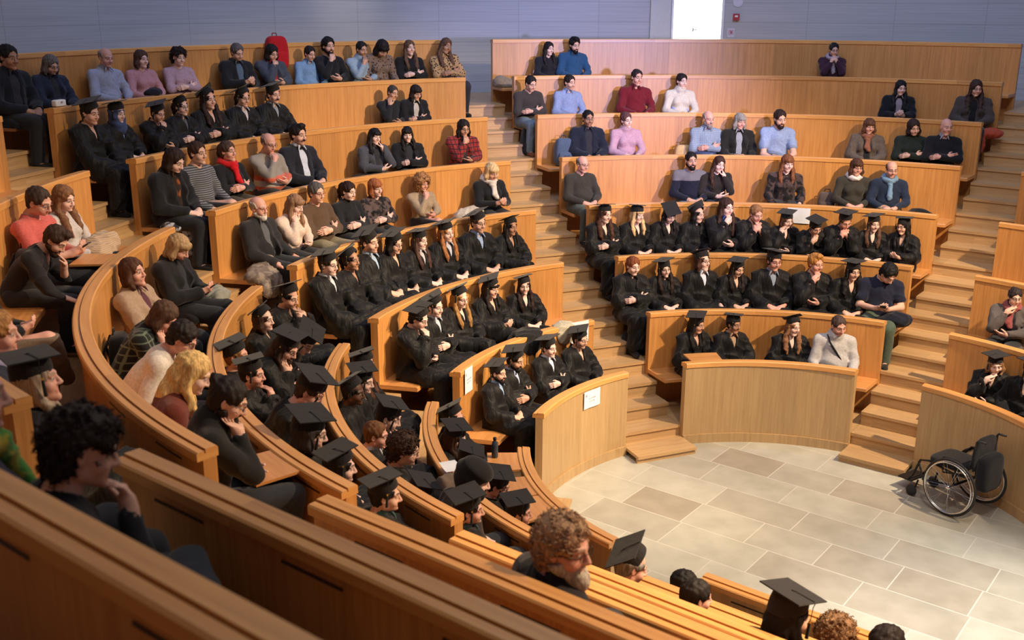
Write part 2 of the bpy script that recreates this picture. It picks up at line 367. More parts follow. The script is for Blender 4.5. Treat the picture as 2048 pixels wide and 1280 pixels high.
# stairs
def stairs(eA, eB, side, label):
    root = empty('staircase', label=label, cat='stairs')
    (aA, cA), (aB, cB) = EDG[eA], EDG[eB]
    def pt(a, c, t): return (c*math.cos(a)+t*math.sin(a), -c*math.sin(a)+t*math.cos(a))
    steps = [(2.20, .09)]+[(2.57+.29*j, .23+.17*j) for j in range(0, 20)]
    for i, (t, z) in enumerate(steps):
        zb = steps[i-1][1] if i else 0
        t1 = steps[i+1][0]+.03 if i+1 < len(steps) else 10.3
        q = [pt(aA, cA-.003, t-.022), pt(aB, cB+.003, t-.022), pt(aB, cB+.003, t1), pt(aA, cA-.003, t1)]
        for nm, z0, z1, qq in (('tread', z-.035, z, q), ('riser', zb-.001-(.0 if i else .0), z-.035, [pt(aA, cA-.003, t), pt(aB, cB+.003, t), pt(aB, cB+.003, t+.03), pt(aA, cA-.003, t+.03)])):
            V = [(x, y, z0) for x, y in qq]+[(x, y, z1) for x, y in qq]
            F = [[0, 3, 2, 1], [4, 5, 6, 7], [0, 1, 5, 4], [1, 2, 6, 5], [2, 3, 7, 6], [3, 0, 4, 7]]
            w_ = abs(cB-cA)
            UV = []
            for f in F:
                for v in f:
                    P = V[v]; tt = 0 if v % 4 in (0, 3) else w_
                    UV.append((tt+i*1.7, P[2]+(.3 if v % 4 > 1 else 0)))
            rawmesh(nm, V, F, W_STEP, uv=UV, parent=root)
    return root
stairs('Cl', 'LCr', 0, 'pale oak stairs climbing between the left centre block and the centre block')
stairs('Rl', 'Cr', 0, 'pale oak stairs climbing between the centre block and the right block')
stairs('LCl', 'Lt', 0, 'pale oak stairs between the left curved block and the left centre block')
stairs('Lb', 'Db', 0, 'pale oak stairs between the nearest block and the left curved block')
# back wall with the door opening
RW = 10.32
DA, DB_ = math.radians(-15.75), math.radians(-10.75)
sweep('wall_back', rect(RW, RW+.25, 3.0, 8.6), PHL, DA, WALL, kind='structure')
sweep('wall_back', rect(RW, RW+.25, 3.0, 8.6), DB_, 1.5, WALL, kind='structure')
sweep('wall_back', rect(RW, RW+.25, 5.95, 8.6), DA, DB_, WALL, kind='structure')
sweep('trim_1', rect(RW-.05, RW+.02, 3.46, 8.6), math.radians(-17.9), math.radians(-15.9), plain('pale_plaster', (.56, .56, .52), .7, noise=.04), kind='structure')
def at(r, deg, z): p = plan(r, math.radians(deg)); return (p[0], p[1], z)
# corridor behind the door: three white walls, floor and its lamp
cor = MB(); c0 = Vector(at(RW+.25, -16.5, 3.46)); c1 = Vector(at(RW+.25, -9.8, 3.46)); ax = (c1-c0).normalized(); ay = Vector((-ax.y, ax.x, 0))
def cq(a, b, z0, z1, nm):
    d = (b-a).normalized(); n = Vector((-d.y, d.x, 0))*.05
    V = [a, b, b+n, a+n]; V = [Vector((v.x, v.y, z0)) for v in V]+[Vector((v.x, v.y, z1)) for v in V]
    rawmesh(nm, V, [[0, 3, 2, 1], [4, 5, 6, 7], [0, 1, 5, 4], [1, 2, 6, 5], [2, 3, 7, 6], [3, 0, 4, 7]], WHITE, kind='structure')
cq(c0+ay*1.8, c1+ay*1.8, 3.46, 6.2, 'wall_corridor'); cq(c0, c0+ay*1.8, 3.46, 6.2, 'wall_corridor'); cq(c1+ay*1.8, c1, 3.46, 6.2, 'wall_corridor')
rawmesh('floor', [c0, c1, c1+ay*1.8, c0+ay*1.8], [[0, 1, 2, 3]], WHITE, kind='structure')
area('corridor_lamp', tuple((c0+c1)/2+ay*.8+Vector((0, 0, 2.6))), tuple((c0+c1)/2+ay*1.3+Vector((0, 0, .6))), 130, (.93, 1, .98), 1.2, .8)
dj = MB(); dl = Vector(at(RW-.02, -15.75, 0)); dr = Vector(at(RW-.02, -10.75, 0))
for a_, b_ in ((-15.85, -15.6), (-10.95, -10.7)):
    pass
sweep('door_1', rect(RW-.03, RW+.26, 3.46, 5.95), math.radians(-15.82), math.radians(-15.62), WHITE, kind='structure')
sweep('door_1', rect(RW-.03, RW+.26, 3.46, 5.95), math.radians(-10.95), math.radians(-10.72), WHITE, kind='structure')
hd = MB(); hp = (c0+c1)/2+ay*1.76+Vector((0, 0, 4.47-3.46))-ax*-.12
hd.box(hp, (.02, .02, .07)); hd.tube([hp, hp-ay*.04, hp-ay*.04+ax*.07], .008)
hd.build('door_handle', BLACKM, label='dark lever handle seen through the bright doorway', cat='handle')
def wallbox(name, deg, z, w_, h, d, mat, label, cat):
    p = Vector(at(RW, deg, z)); rz = -math.radians(deg)
    M = Matrix.Rotation(rz, 3, 'Z'); b = MB(); b.box((0, -d/2, 0), (w_, d, h))
    return rawmesh(name, b.V, b.F, mat, loc=p, label=label, cat=cat), p, rz
RED = plain('red_plastic', (.42, .03, .05), .4)
def wallthing(name, x, lab, cat): pass
o, p, rz = wallbox('fire_alarm_call_point', -9.55, 4.74, .11, .11, .05, RED, 'small red fire alarm box on the grey wall right of the doorway', 'fire alarm'); o.rotation_euler.z = rz
b = MB(); b.box((0, -.053, .012), (.05, .006, .03)); b.build('alarm_glass', WHITE, o)
o, p, rz = wallbox('extinguisher_sign', -9.95, 4.47, .12, .15, .006, plain('sign_white', (.62, .60, .66), .5, noise=.02), 'small white sign with red extinguisher symbol beside the doorway', 'sign'); o.rotation_euler.z = rz
b = MB(); b.tube([(x, -.008, z) for x, z in ((-.035, .045), (.035, .045), (.035, -.03), (-.035, -.03))], .004, 6, True); b.box((-.005, -.008, .008), (.014, .004, .055)); b.box((.012, -.008, .008), (.014, .004, .04)); b.build('extinguisher_symbol', RED, o)
o, p, rz = wallbox('round_sign', -9.45, 4.99, .17, .02, .006, plain('sign_white', (.62, .60, .66)), 'pale round disc sign above the red fire alarm box', 'sign'); o.rotation_euler.z = rz
b = MB(); b.lathe([(0, 0), (.085, 0), (.085, .006), (0, .006)], 24, (0, -.006, 0), Matrix.Rotation(math.pi/2, 3, 'X')); b.build('sign_disc', plain('sign_white', (.62, .60, .66)), o)
# ---------------------------------------------------------------- implicit surfaces -> meshes
class Field:
    def __init__(s, lo, hi, h):
        s.ax = [np.arange(lo[i], hi[i]+h, h, dtype=np.float32) for i in range(3)]; s.h = h; s.lo = np.array(lo)
        s.D = np.full([len(a) for a in s.ax], .5, np.float32)
    def sub(s, lo, hi, pad):
        sl = []
        for i in range(3):
            a = max(0, int((lo[i]-pad-s.lo[i])/s.h)); b = min(len(s.ax[i]), int((hi[i]+pad-s.lo[i])/s.h)+2)
            if b <= a: return None, None
            sl.append(slice(a, b))
        sl = tuple(sl); return sl, np.meshgrid(s.ax[0][sl[0]], s.ax[1][sl[1]], s.ax[2][sl[2]], indexing='ij', sparse=True)
    def comb(s, sl, d, k, op):
        A = s.D[sl]
        if op == 'add':
            h = np.clip(.5+.5*(A-d)/k, 0, 1); s.D[sl] = A*(1-h)+d*h-k*h*(1-h)
        else:  # cut
            h = np.clip(.5-.5*(A+d)/k, 0, 1); s.D[sl] = A*(1-h)-d*h+k*h*(1-h)
    def ell(s, c, r, k=.02, op='add', rot=None):
        c = np.array(c, float); r = np.array(r, float); m = max(r)
        sl, g = s.sub(c-m, c+m, .05+k)
        if sl is None: return s
        x, y, z = g[0]-c[0], g[1]-c[1], g[2]-c[2]
        if rot is not None:
            R = np.array(rot.transposed()); x, y, z = (R[0][0]*x+R[0][1]*y+R[0][2]*z, R[1][0]*x+R[1][1]*y+R[1][2]*z, R[2][0]*x+R[2][1]*y+R[2][2]*z)
        k0 = np.sqrt((x/r[0])**2+(y/r[1])**2+(z/r[2])**2); k1 = np.sqrt((x/r[0]**2)**2+(y/r[1]**2)**2+(z/r[2]**2)**2)+1e-6
        s.comb(sl, k0*(k0-1)/k1, k, op); return s
    def cap(s, a, b, ra, rb=None, k=.02, op='add', sx=None):
        rb = ra if rb is None else rb; a = np.array(a, float); b = np.array(b, float); m = max(ra, rb)
        sl, g = s.sub(np.minimum(a, b)-m, np.maximum(a, b)+m, .05+k)
        if sl is None: return s
        d = b-a; L = float(d@d)+1e-9; x, y, z = g[0]-a[0], g[1]-a[1], g[2]-a[2]
        t = np.clip((x*d[0]+y*d[1]+z*d[2])/L, 0, 1)
        q = np.sqrt((x-t*d[0])**2+(y-t*d[1])**2+(z-t*d[2])**2)-(ra+(rb-ra)*t)
        s.comb(sl, q, k, op); return s
    def chain(s, pts, rs, k=.02):
        for i in range(len(pts)-1): s.cap(pts[i], pts[i+1], rs[i], rs[i+1], k)
        return s
    def plane(s, n, d, k=.004):   # keep n.p > d
        x, y, z = np.meshgrid(*s.ax, indexing='ij', sparse=True)
        q = d-(n[0]*x+n[1]*y+n[2]*z)
        h = np.clip(.5-.5*(q-s.D)/k, 0, 1); s.D = (q*(1-h)+s.D*h+k*h*(1-h)).astype(np.float32); return s
    def disp(s, fn):
        x, y, z = np.meshgrid(*s.ax, indexing='ij', sparse=True); s.D += fn(x, y, z).astype(np.float32); return s
    def mesh(s):
        D = s.D.copy(); D[0], D[-1], D[:, 0], D[:, -1], D[:, :, 0], D[:, :, -1] = .5, .5, .5, .5, .5, .5
        S = D < 0; nx, ny, nz = D.shape
        cnt = np.zeros((nx-1, ny-1, nz-1), np.int8)
        for a in (0, 1):
            for b in (0, 1):
                for c in (0, 1): cnt += S[a:nx-1+a, b:ny-1+b, c:nz-1+c]
        I = np.argwhere((cnt > 0) & (cnt < 8)); idx = np.full(cnt.shape, -1, np.int64); idx[I[:, 0], I[:, 1], I[:, 2]] = np.arange(len(I))
        acc = np.zeros((len(I), 3)); num = np.zeros(len(I))
        for ax in range(3):
            o1, o2 = [q for q in range(3) if q != ax]
            for u in (0, 1):
                for v in (0, 1):
                    p = I.copy(); p[:, o1] += u; p[:, o2] += v; q = p.copy(); q[:, ax] += 1
                    A = D[p[:, 0], p[:, 1], p[:, 2]]; B = D[q[:, 0], q[:, 1], q[:, 2]]; m = (A < 0) != (B < 0)
                    t = np.where(m, A/(A-B+1e-12), 0); P = p.astype(float); P[:, ax] += t
                    acc[m] += P[m]; num[m] += 1
        V = acc/num[:, None]*s.h+s.lo
        F = []
        for ax in range(3):
            o1, o2 = (ax+1) % 3, (ax+2) % 3
            A = np.take(S, range(S.shape[ax]-1), ax); B = np.take(S, range(1, S.shape[ax]), ax)
            E = np.argwhere(A != B); E = E[(E[:, o1] > 0) & (E[:, o2] > 0) & (E[:, o1] < D.shape[o1]-1) & (E[:, o2] < D.shape[o2]-1)]
            q = []
            for du, dv in ((-1, -1), (0, -1), (0, 0), (-1, 0)):
                c = E.copy(); c[:, o1] += du; c[:, o2] += dv; q.append(idx[c[:, 0], c[:, 1], c[:, 2]])
            Q = np.stack(q, 1); flip = ~A[E[:, 0], E[:, 1], E[:, 2]]; Q[flip] = Q[flip][:, ::-1]; F.append(Q)
        return V.astype(np.float32), np.concatenate(F)
def relax(V, F, n=1, f=.5):
    for _ in range(n):
        acc = np.zeros_like(V); num = np.zeros(len(V))
        for a, b in ((0, 1), (1, 2), (2, 3), (3, 0)):
            np.add.at(acc, F[:, a], V[F[:, b]]); np.add.at(acc, F[:, b], V[F[:, a]]); np.add.at(num, F[:, a], 1); np.add.at(num, F[:, b], 1)
        V = V*(1-f)+acc/np.maximum(num, 1)[:, None]*f
    return V.astype(np.float32)
def decimate(V, F, ratio, keep=None):
    """collapse-decimate; keep(V)->weights 0..1 of vertices to protect"""
    o = rawmesh('tmp', V, F); me = o.data
    md = o.modifiers.new('d', 'DECIMATE'); md.ratio = ratio
    if keep is not None:
        vg = o.vertex_groups.new(name='w'); wv = 1-keep(V)
        for lv in (0.0, .5, 1.0):
            ids = np.where(np.abs(wv-lv) < .25)[0].tolist()
            if ids: vg.add(ids, max(lv, .002), 'REPLACE')
        md.vertex_group = 'w'; md.vertex_group_factor = 10.0
    dg = bpy.context.evaluated_depsgraph_get(); ev = o.evaluated_get(dg); m2 = ev.to_mesh()
    v = np.empty(len(m2.vertices)*3, np.float32); m2.vertices.foreach_get('co', v)
    lp = np.empty(len(m2.loops), np.int32); m2.loops.foreach_get('vertex_index', lp)
    st = np.empty(len(m2.polygons), np.int32); m2.polygons.foreach_get('loop_start', st); tt = np.empty(len(m2.polygons), np.int32); m2.polygons.foreach_get('loop_total', tt)
    ev.to_mesh_clear(); bpy.data.objects.remove(o); bpy.data.meshes.remove(me)
    return v.reshape(-1, 3), (lp, st, tt)
# ---------------------------------------------------------------- canonical seated figure (origin on the seat under the hips, +y forward)
HC = np.array([0, .035, .665])      # head centre
NK = np.array([0, .0, .53])         # neck pivot
def v3(*a): return np.array(a, float)
POSES = {  # name: (elbow R, wrist R, palm dir R, palm normal R, curl R), same for L  (x>0 = R)
 'lap':   ((.235, .09, .225), (.085, .275, .175), (-.75, .62, -.2), (-.35, -.2, -.9), .55, (-.235, .09, .225), (-.085, .285, .165), (.75, .6, -.2), (.3, -.2, -.9), .55),
 'cross': ((.210, .11, .235), (-.050, .200, .275), (-.90, -.30, .10), (0, -1, 0), .25, (-.215, .11, .235), (.040, .250, .270), (.90, -.25, -.10), (0, -.9, -.3), .55),
 'chin':  ((.155, .225, .285), (.045, .185, .475), (-.35, -.25, .9), (-.2, -.9, -.35), 1.05, (-.23, .09, .245), (-.03, .265, .235), (.95, .2, .05), (0, -.6, .8), .5),
 'cheek': ((.165, .215, .285), (.085, .13, .480), (-.12, -.42, .9), (-.75, -.45, -.2), .30, (-.23, .09, .245), (-.03, .265, .225), (.95, .2, .05), (0, -.6, .8), .5),
 'both':  ((.15, .235, .275), (.04, .195, .465), (-.25, -.35, .9), (-.75, -.6, -.1), .7, (-.15, .235, .275), (-.04, .195, .465), (.25, -.35, .9), (.75, -.6, -.1), .7),
 'knees': ((.20, .20, .195), (.05, .385, .135), (-.55, .75, -.4), (-.6, -.1, -.75), .6, (-.20, .20, .195), (-.05, .39, .13), (.55, .75, -.4), (.6, -.1, -.75), .6),
 'phone': ((.215, .10, .235), (.065, .275, .255), (-.5, .75, .35), (-.5, -.5, .65), .75, (-.215, .10, .235), (-.065, .275, .245), (.5, .75, .35), (.5, -.5, .65), .75),
 'sides': ((.225, .07, .22), (.165, .30, .13), (-.15, .95, -.2), (-.2, 0, -1), .35, (-.225, .07, .22), (-.165, .30, .13), (.15, .95, -.2), (.2, 0, -1), .35),
 'rail':  ((.27, .29, .34), (.20, .53, .385), (-.25, .95, -.05), (0, -.1, -1), .6, (-.14, .24, .31), (-.055, .185, .475), (.2, -.45, .85), (.75, -.55, -.2), .5),
}
SR = v3(.175, -.005, .455)
def hand(f, W, d, nrm, curl, side, rf=.0085):
    d = v3(*d); d /= np.linalg.norm(d); n = v3(*nrm); n -= d*(n@d); n /= np.linalg.norm(n)
    u = np.cross(n, d)*side       # toward thumb
    W = v3(*W)
    if (u@v3(-side, 0, .6)) < 0: u = -u
    K = W+d*.082
    f.cap(W, W+d*.03, .025, .028, .02); f.cap(W+d*.03+u*.016, K+u*.026, .017, .0135, .014); f.cap(W+d*.03-u*.014, K-u*.026, .016, .0125, .014); f.cap(W+d*.03, K, .018, .013, .014)
    for i, (o, L) in enumerate(((.029, .070), (.010, .080), (-.009, .074), (-.027, .058))):
        p = K+u*o-d*(.004*abs(i-1.2)); c = curl*(.9+.07*i); rr = rf*(1.0-.06*i)
        for j, q in enumerate((.45, .30, .25)):
            c2 = c*(.55+.45*j) if j else c*.75
            dd = d*math.cos(c2)+n*math.sin(c2)+u*o*(.6 if curl < .5 else .1); dd /= np.linalg.norm(dd)
            p2 = p+dd*L*q; f.cap(p, p2, rr*1.08 if j == 0 else rr, rr*.92, .0035); p = p2
    t0 = W+d*.022+u*.024+n*.004; t1 = t0+(d*.55+u*.62+n*.45)*.036; t2 = t1+(d*.85+u*.12+n*.5)*.030; t3 = t2+(d*.85-u*.15+n*.5)*.022
    f.cap(t0, t1, .0155, .0115, .012); f.cap(t1, t2, .0115, .010, .004); f.cap(t2, t3, .010, .0085, .004)
def head(f, c=HC):
    def P(x, y, z): return (c[0]+x, c[1]+y, c[2]+z)
    f.ell(P(0, -.018, .035), (.074, .094, .083), .02)
    f.ell(P(0, .018, -.030), (.060, .070, .078), .025)
    f.cap(P(-.040, .0, -.062), P(0, .058, -.097), .026, .022, .02); f.cap(P(.040, .0, -.062), P(0, .058, -.097), .026, .022, .02)
    f.ell(P(0, .068, -.099), (.020, .017, .017), .015)
    for x in (-1, 1):
        f.ell(P(x*.040, .052, -.032), (.024, .026, .026), .02)
        f.cap(P(x*.012, .083, .026), P(x*.048, .066, .026), .0105, .009, .012)
        f.ell(P(x*.031, .092, .004), (.0165, .014, .0115), .010, 'cut')
        f.ell(P(x*.031, .0715, .004), (.0135, .0125, .0115), .003)
        f.cap(P(x*.019, .083, .0125), P(x*.044, .074, .0115), .004, .0035, .004)
        f.ell(P(x*.077, -.008, -.004), (.007, .017, .030), .006, rot=Matrix.Rotation(x*.35, 3, 'Z')); f.ell(P(x*.083, -.003, -.002), (.005, .009, .017), .003, 'cut')
        f.ell(P(x*.0125, .094, -.030), (.009, .010, .0075), .006)
    f.cap(P(0, .086, .012), P(0, .106, -.026), .0085, .0115, .010)
    f.cap(P(-.018, .080, -.0595), P(.018, .080, -.0595), .0065, .0065, .005); f.cap(P(-.014, .079, -.070), P(.014, .079, -.070), .0075, .0075, .005)
    f.cap(P(-.024, .082, -.0645), P(.024, .082, -.0645), .0022, .0022, .002, 'cut')
def neck(f, o=0.): f.cap((0, -.022, .49), (0, .010, .600), .058+o, .050+o, .025)
def torso(f, o=0., fem=0, fat=0):
    f.ell((0, .015, .10), (.165+o, .125+o, .105+o), .03)
    f.ell((0, .025+fat*.3, .22), (.142+o+fat*.4-.012*fem, .108+o+fat, .13+o), .04)
    f.ell((0, -.002, .36), (.150+o-.008*fem, .108+o, .145+o), .04)
    if fem:
        for x in (-1, 1): f.ell((x*.062, .085, .345), (.058+o, .048+o, .058+o), .03)
    f.cap((-.125+.01*fem, -.012, .452), (.125-.01*fem, -.012, .452), .062+o, None, .035); f.cap((0, -.015, .47), (0, -.01, .52), .075+o, .052+o, .03)
def sleeve(f, side, E, W, r0, r1, r2, frac=1.0, k=.02, o=0.):
    S = SR*v3(side, 1, 1); E = v3(*E); W = v3(*W); W2 = E+(W-E)*frac
    f.cap(S, E, r0, r1, .03); f.cap(E, W2, r1, r2, k)
LEGP = [((.095, .02, .075), (.115, .435, .075)), ((.115, .435, .075), (.125, .40, -.33))]
def legs(f, o=0., upto=1.0):
    for x in (-1, 1):
        m = v3(x, 1, 1); H = v3(.095, .02, .08)*m; K = v3(.11, .43, .07)*m; A = v3(.115, .38, -.335)*m
        f.cap(H, K, .082+o, .058+o, .03); f.cap(K, A*upto+K*(1-upto), .056+o, .038+o, .02)
def feet(f, o=0.):
    for x in (-1, 1):
        f.cap((x*.115, .375, -.330), (x*.12, .50, -.350), .036+o, .027+o, .015)
def xleg(f, o=0.):      # right ankle resting across: one leg crossed over the other knee
    H = v3(.095, .02, .09); K = v3(.02, .43, .16); A = v3(-.10, .50, -.17)
    f.cap(H, K, .082+o, .058+o, .03); f.cap(K, A, .056+o, .038+o, .02)
    H = v3(-.095, .02, .08); K = v3(-.10, .43, .06); A = v3(-.09, .38, -.335)
    f.cap(H, K, .082+o, .058+o, .03); f.cap(K, A, .056+o, .038+o, .02)
def fleg(f, o=0.):      # right ankle laid on the left knee, right knee out to the side
    f.cap((.095, .02, .09), (.37, .34, .21), .082+o, .060+o, .03); f.cap((.37, .34, .21), (-.02, .47, .17), .058+o, .040+o, .02)
    f.cap((-.095, .02, .08), (-.10, .43, .06), .082+o, .058+o, .03); f.cap((-.10, .43, .06), (-.09, .38, -.335), .056+o, .038+o, .02)
LO, HI = (-.34, -.20, -.42), (.34, .62, .82)
CACHE = {}
def cached(fn):
    def g(*a):
        k = (fn.__name__,)+a
        if k not in CACHE: CACHE[k] = fn(*a)
        return CACHE[k]
    return g
def arms(f, pose, o=0., o2=None):
    p = POSES[pose]
    for side, q in ((1, p[:5]), (-1, p[5:])): sleeve(f, side, q[0], q[1], .048+o, .040+o, .026+o if o2 is None else o2)
@cached
def body_mesh(pose, legk):
    f = Field(LO, HI if legk != 'f' else (.50, .62, .82), .0066); torso(f); neck(f); head(f); arms(f, pose)
    p = POSES[pose]
    hand(f, p[1], p[2], p[3], p[4], 1); hand(f, p[6], p[7], p[8], p[9], -1)
    {'x': xleg, 'f': fleg, 's': legs}[legk](f)
    if legk == 's': feet(f)
    V, F = f.mesh(); V = relax(V, F, 1, .25)
    WR, WL = v3(*p[1]), v3(*p[6])
    def keep(V):
        k = np.zeros(len(V)); k[V[:, 2] > .545] = 1; k[(V[:, 2] > .545) & (V[:, 1] < -.02)] = .5
        for W, d in ((WR, v3(*p[2])), (WL, v3(*p[7]))):
            k[np.linalg.norm(V-(W+d/np.linalg.norm(d)*.07), axis=1) < .11] = 1
        return k
    V, F = decimate(V, F, .42, keep)
    # colour zones in head space
    h = V-HC; z = np.zeros((len(V), 6), np.float32)   # lips, eye white, iris, brow, blush, darker upper lid
    x, y, zz = np.abs(h[:, 0]), h[:, 1], h[:, 2]; fr = y > .04
    z[:, 0] = fr & (x < .021-.35*np.abs(zz+.0645)) & (zz < -.057) & (zz > -.074) & (y > .075)
    ew = fr & (((x-.031)/.014)**2+((zz-.004)/.0078)**2 < 1) & (y > .066); z[:, 1] = ew
    z[:, 2] = ew & (((x-.030)**2+(zz-.004)**2) < .0072**2)
    z[:, 3] = fr & (x > .010) & (x < .050) & (np.abs(zz-(.0285+.002*np.cos((x-.03)*60))) < .0058) & (y > .06)
    z[:, 4] = fr & (((x-.042)/.02)**2+((zz+.034)/.018)**2 < 1)
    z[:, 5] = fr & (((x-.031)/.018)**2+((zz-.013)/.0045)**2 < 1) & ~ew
    return V, F, z
def cold(V, w=1.): return (.5*np.sin(V*w))
def folds(amp, sx=34, sz=9):
    def g(x, y, z):
        u = x*.9+.35*np.sin(5*z+2*y)*.1; v = y*.6
        w1 = 1.9*np.sin(sz*z+7*x+1.1)+1.2*np.sin(17*y-6*z)
        a = 1-np.abs(np.sin(sx*.55*u+sx*.4*v+w1)); b = 1-np.abs(np.sin(sx*.33*(z*.9-y*.8)+sx*.36*x*np.sign(x)+1.7*np.sin(8*x+5*z)+.7))
        c = np.sin(11*x+3*np.sin(9*z))*np.sin(13*y+1.5)*np.sin(10*z+2*x)
        return -amp*(.75*a**1.6+.55*b**1.6+.40*c-.25)
    return g
def necking(f, kind):
    f.ell((0, .0, .575), (.068, .075, .070), .012, 'cut')
    if kind == 'v': f.cap((0, .070, .570), (0, .118, .385), .062, .014, .006, 'cut'); f.cap((0, .11, .56), (0, .15, .385), .060, .018, .006, 'cut')
    if kind == 'V': f.cap((0, .130, .570), (0, .170, .30), .084, .060, .008, 'cut'); f.cap((0, .170, .30), (0, .185, .10), .060, .056, .008, 'cut')
    if kind == 'o': f.ell((0, .085, .535), (.060, .05, .045), .012, 'cut')
@cached
def gown_mesh(pose, var):
    f = Field((-.36, -.20, -.40), (.36, .62, .62), .0105); o = .026
    torso(f, o); p = POSES[pose]
    for side, q in ((1, p[:5]), (-1, p[5:])):
        S = SR*v3(side, 1, 1); E = v3(*q[0]); W = v3(*q[1]); M = E+(W-E)*.86
        f.cap(S, E, .068, .076, .03); f.cap(E, M, .074, .066, .03)
        D = v3(0, -.01, -.055) if W[2] < .4 else v3(side*.02, .0, -.05)
        f.cap(E+D*.9, M+D*1.15, .050, .050, .03)
        f.cap(M, W+v3(*q[2])*.02, .040, .046, .008, 'cut')
    if var == 'x': xleg(f, .035)
    else:
        for x in (-1, 1):
            m = v3(x, 1, 1); f.cap(v3(.10, .02, .075)*m, v3(.12, .43, .07)*m, .105, .085, .04); f.cap(v3(.12, .43, .065)*m, v3(.13, .42, -.28)*m, .080, .075, .03)
            f.cap(v3(.15, .0, .04)*m, v3(.17, .30, .04)*m, .06, .06, .04)
        f.cap((0, .10, .07), (0, .44, .055), .085, .080, .05); f.cap((0, .43, .03), (0, .42, -.27), .065, .06, .05)
    f.disp(folds(.022, 40, 8)); f.plane((0, 0, 1), -.30)
    necking(f, 'v')
    V, F = f.mesh(); return decimate(relax(V, F, 1, .3), F, .42)
@cached
def top_mesh(pose, kind, fem, fat):
    f = Field((-.33, -.19, -.02), (.33, .48, .64), .0098); o = .024 if kind in ('jacket', 'coat') else .014
    torso(f, o, fem, fat*.01); p = POSES[pose]
    for side, q in ((1, p[:5]), (-1, p[5:])):
        if kind == 'tee': f.cap(SR*v3(side, 1, 1), SR*v3(side, 1, 1)*.35+v3(*q[0])*.65, .062, .060, .03)
        else:
            jk = .012 if kind in ('jacket', 'coat') else .0; sleeve(f, side, q[0], q[1], .062+jk, .053+jk, .040+jk, .93 if kind != 'pushed' else .35)
            if kind != 'pushed': f.cap(v3(*q[1])-(v3(*q[1])-v3(*q[0]))*.04, v3(*q[1])+v3(*q[2])*.02, .029, .036, .004, 'cut')
    if kind == 'coat': f.cap((-.12, .0, .03), (-.14, .22, .03), .085, .08, .04); f.cap((.12, .0, .03), (.14, .22, .03), .085, .08, .04)
    f.disp(folds(.010 if kind in ('sweater', 'turtle', 'cowl') else .015, 40, 10)); f.plane((0, 0, 1), .012)
    if kind in ('turtle', 'cowl'):
        f.cap((0, -.018, .52), (0, .004, .575), .066, .060, .01)
        if kind == 'cowl': f.cap((0, .0, .525), (0, .03, .53), .088, .082, .03)
        f.cap((0, -.01, .56), (0, .02, .64), .054, .054, .004, 'cut')
    else: necking(f, {'sweater': 'o', 'tee': 'o', 'shirt': 'v', 'jacket': 'V', 'coat': 'V', 'lace': 'o', 'pushed': 'v'}[kind])
    V, F = f.mesh(); return decimate(relax(V, F, 1, .3), F, .34)
@cached
def shirt_mesh(kind):
    """shirt front and turned-down collar worn under a gown or jacket"""
    f = Field((-.2, -.14, .05), (.2, .22, .62), .008); torso(f, .009); f.plane((0, 0, 1), .10)
    f.cap((0, -.020, .515), (0, .012, .570), .068, .061, .008)
    f.cap((0, -.01, .55), (0, .03, .65), .056, .056, .004, 'cut'); f.ell((0, .085, .545), (.030, .06, .055), .01, 'cut')
    for x in (-1, 1): f.cap((x*.030, .075, .545), (x*.058, .095, .492), .014, .006, .006)
    V, F = f.mesh(); return decimate(relax(V, F, 1, .3), F, .3)
@cached
def trousers_mesh(legk):
    f = Field((-.26, -.18, -.36), (.26 if legk != 'f' else .50, .62, .34), .012)
    f.ell((0, .015, .10), (.175, .135, .10), .03); xleg(f, .021) if legk == 'x' else fleg(f, .021) if legk == 'f' else legs(f, .019, .97); f.disp(folds(.008, 30, 14)); f.plane((0, 0, -1), -.19 if legk != 'f' else -.31); f.plane((0, 0, 1), -.335) if legk != 'x' else None
    V, F = f.mesh(); return decimate(relax(V, F, 1, .3), F, .4)
@cached
def shoe_mesh(side):
    f = Field((-.2, .28, -.42), (.2, .62, -.24), .009); x = side
    f.cap((x*.115, .365, -.325), (x*.115, .375, -.29), .046, .044, .02); f.cap((x*.115, .36, -.345), (x*.122, .52, -.352), .040, .034, .02); f.plane((0, 0, 1), -.382, .004)
    V, F = f.mesh(); return decimate(relax(V, F, 1, .3), F, .5)
@cached
def scarf_mesh(kind):
    f = Field((-.18, -.14, .2), (.18, .26, .64), .008)
    for i in range(16):
        a = i*2*math.pi/16; b = (i+1)*2*math.pi/16
        f.cap((.078*math.cos(a), .0+.085*math.sin(a), .535-.025*math.sin(a)), (.078*math.cos(b), .085*math.sin(b), .535-.025*math.sin(b)), .032, None, .015)
    if kind == 'tail': f.cap((.02, .10, .51), (-.02, .165, .31), .035, .030, .02); f.cap((-.02, .10, .51), (.03, .16, .36), .028, .026, .02)
    if kind == 'tie': f.cap((0, .09, .52), (-.01, .15, .28), .028, .034, .02)
    f.cap((0, -.02, .48), (0, .01, .60), .050, .048, .006, 'cut'); f.disp(folds(.012, 60, 30))
    V, F = f.mesh(); return decimate(relax(V, F, 1, .3), F, .5)
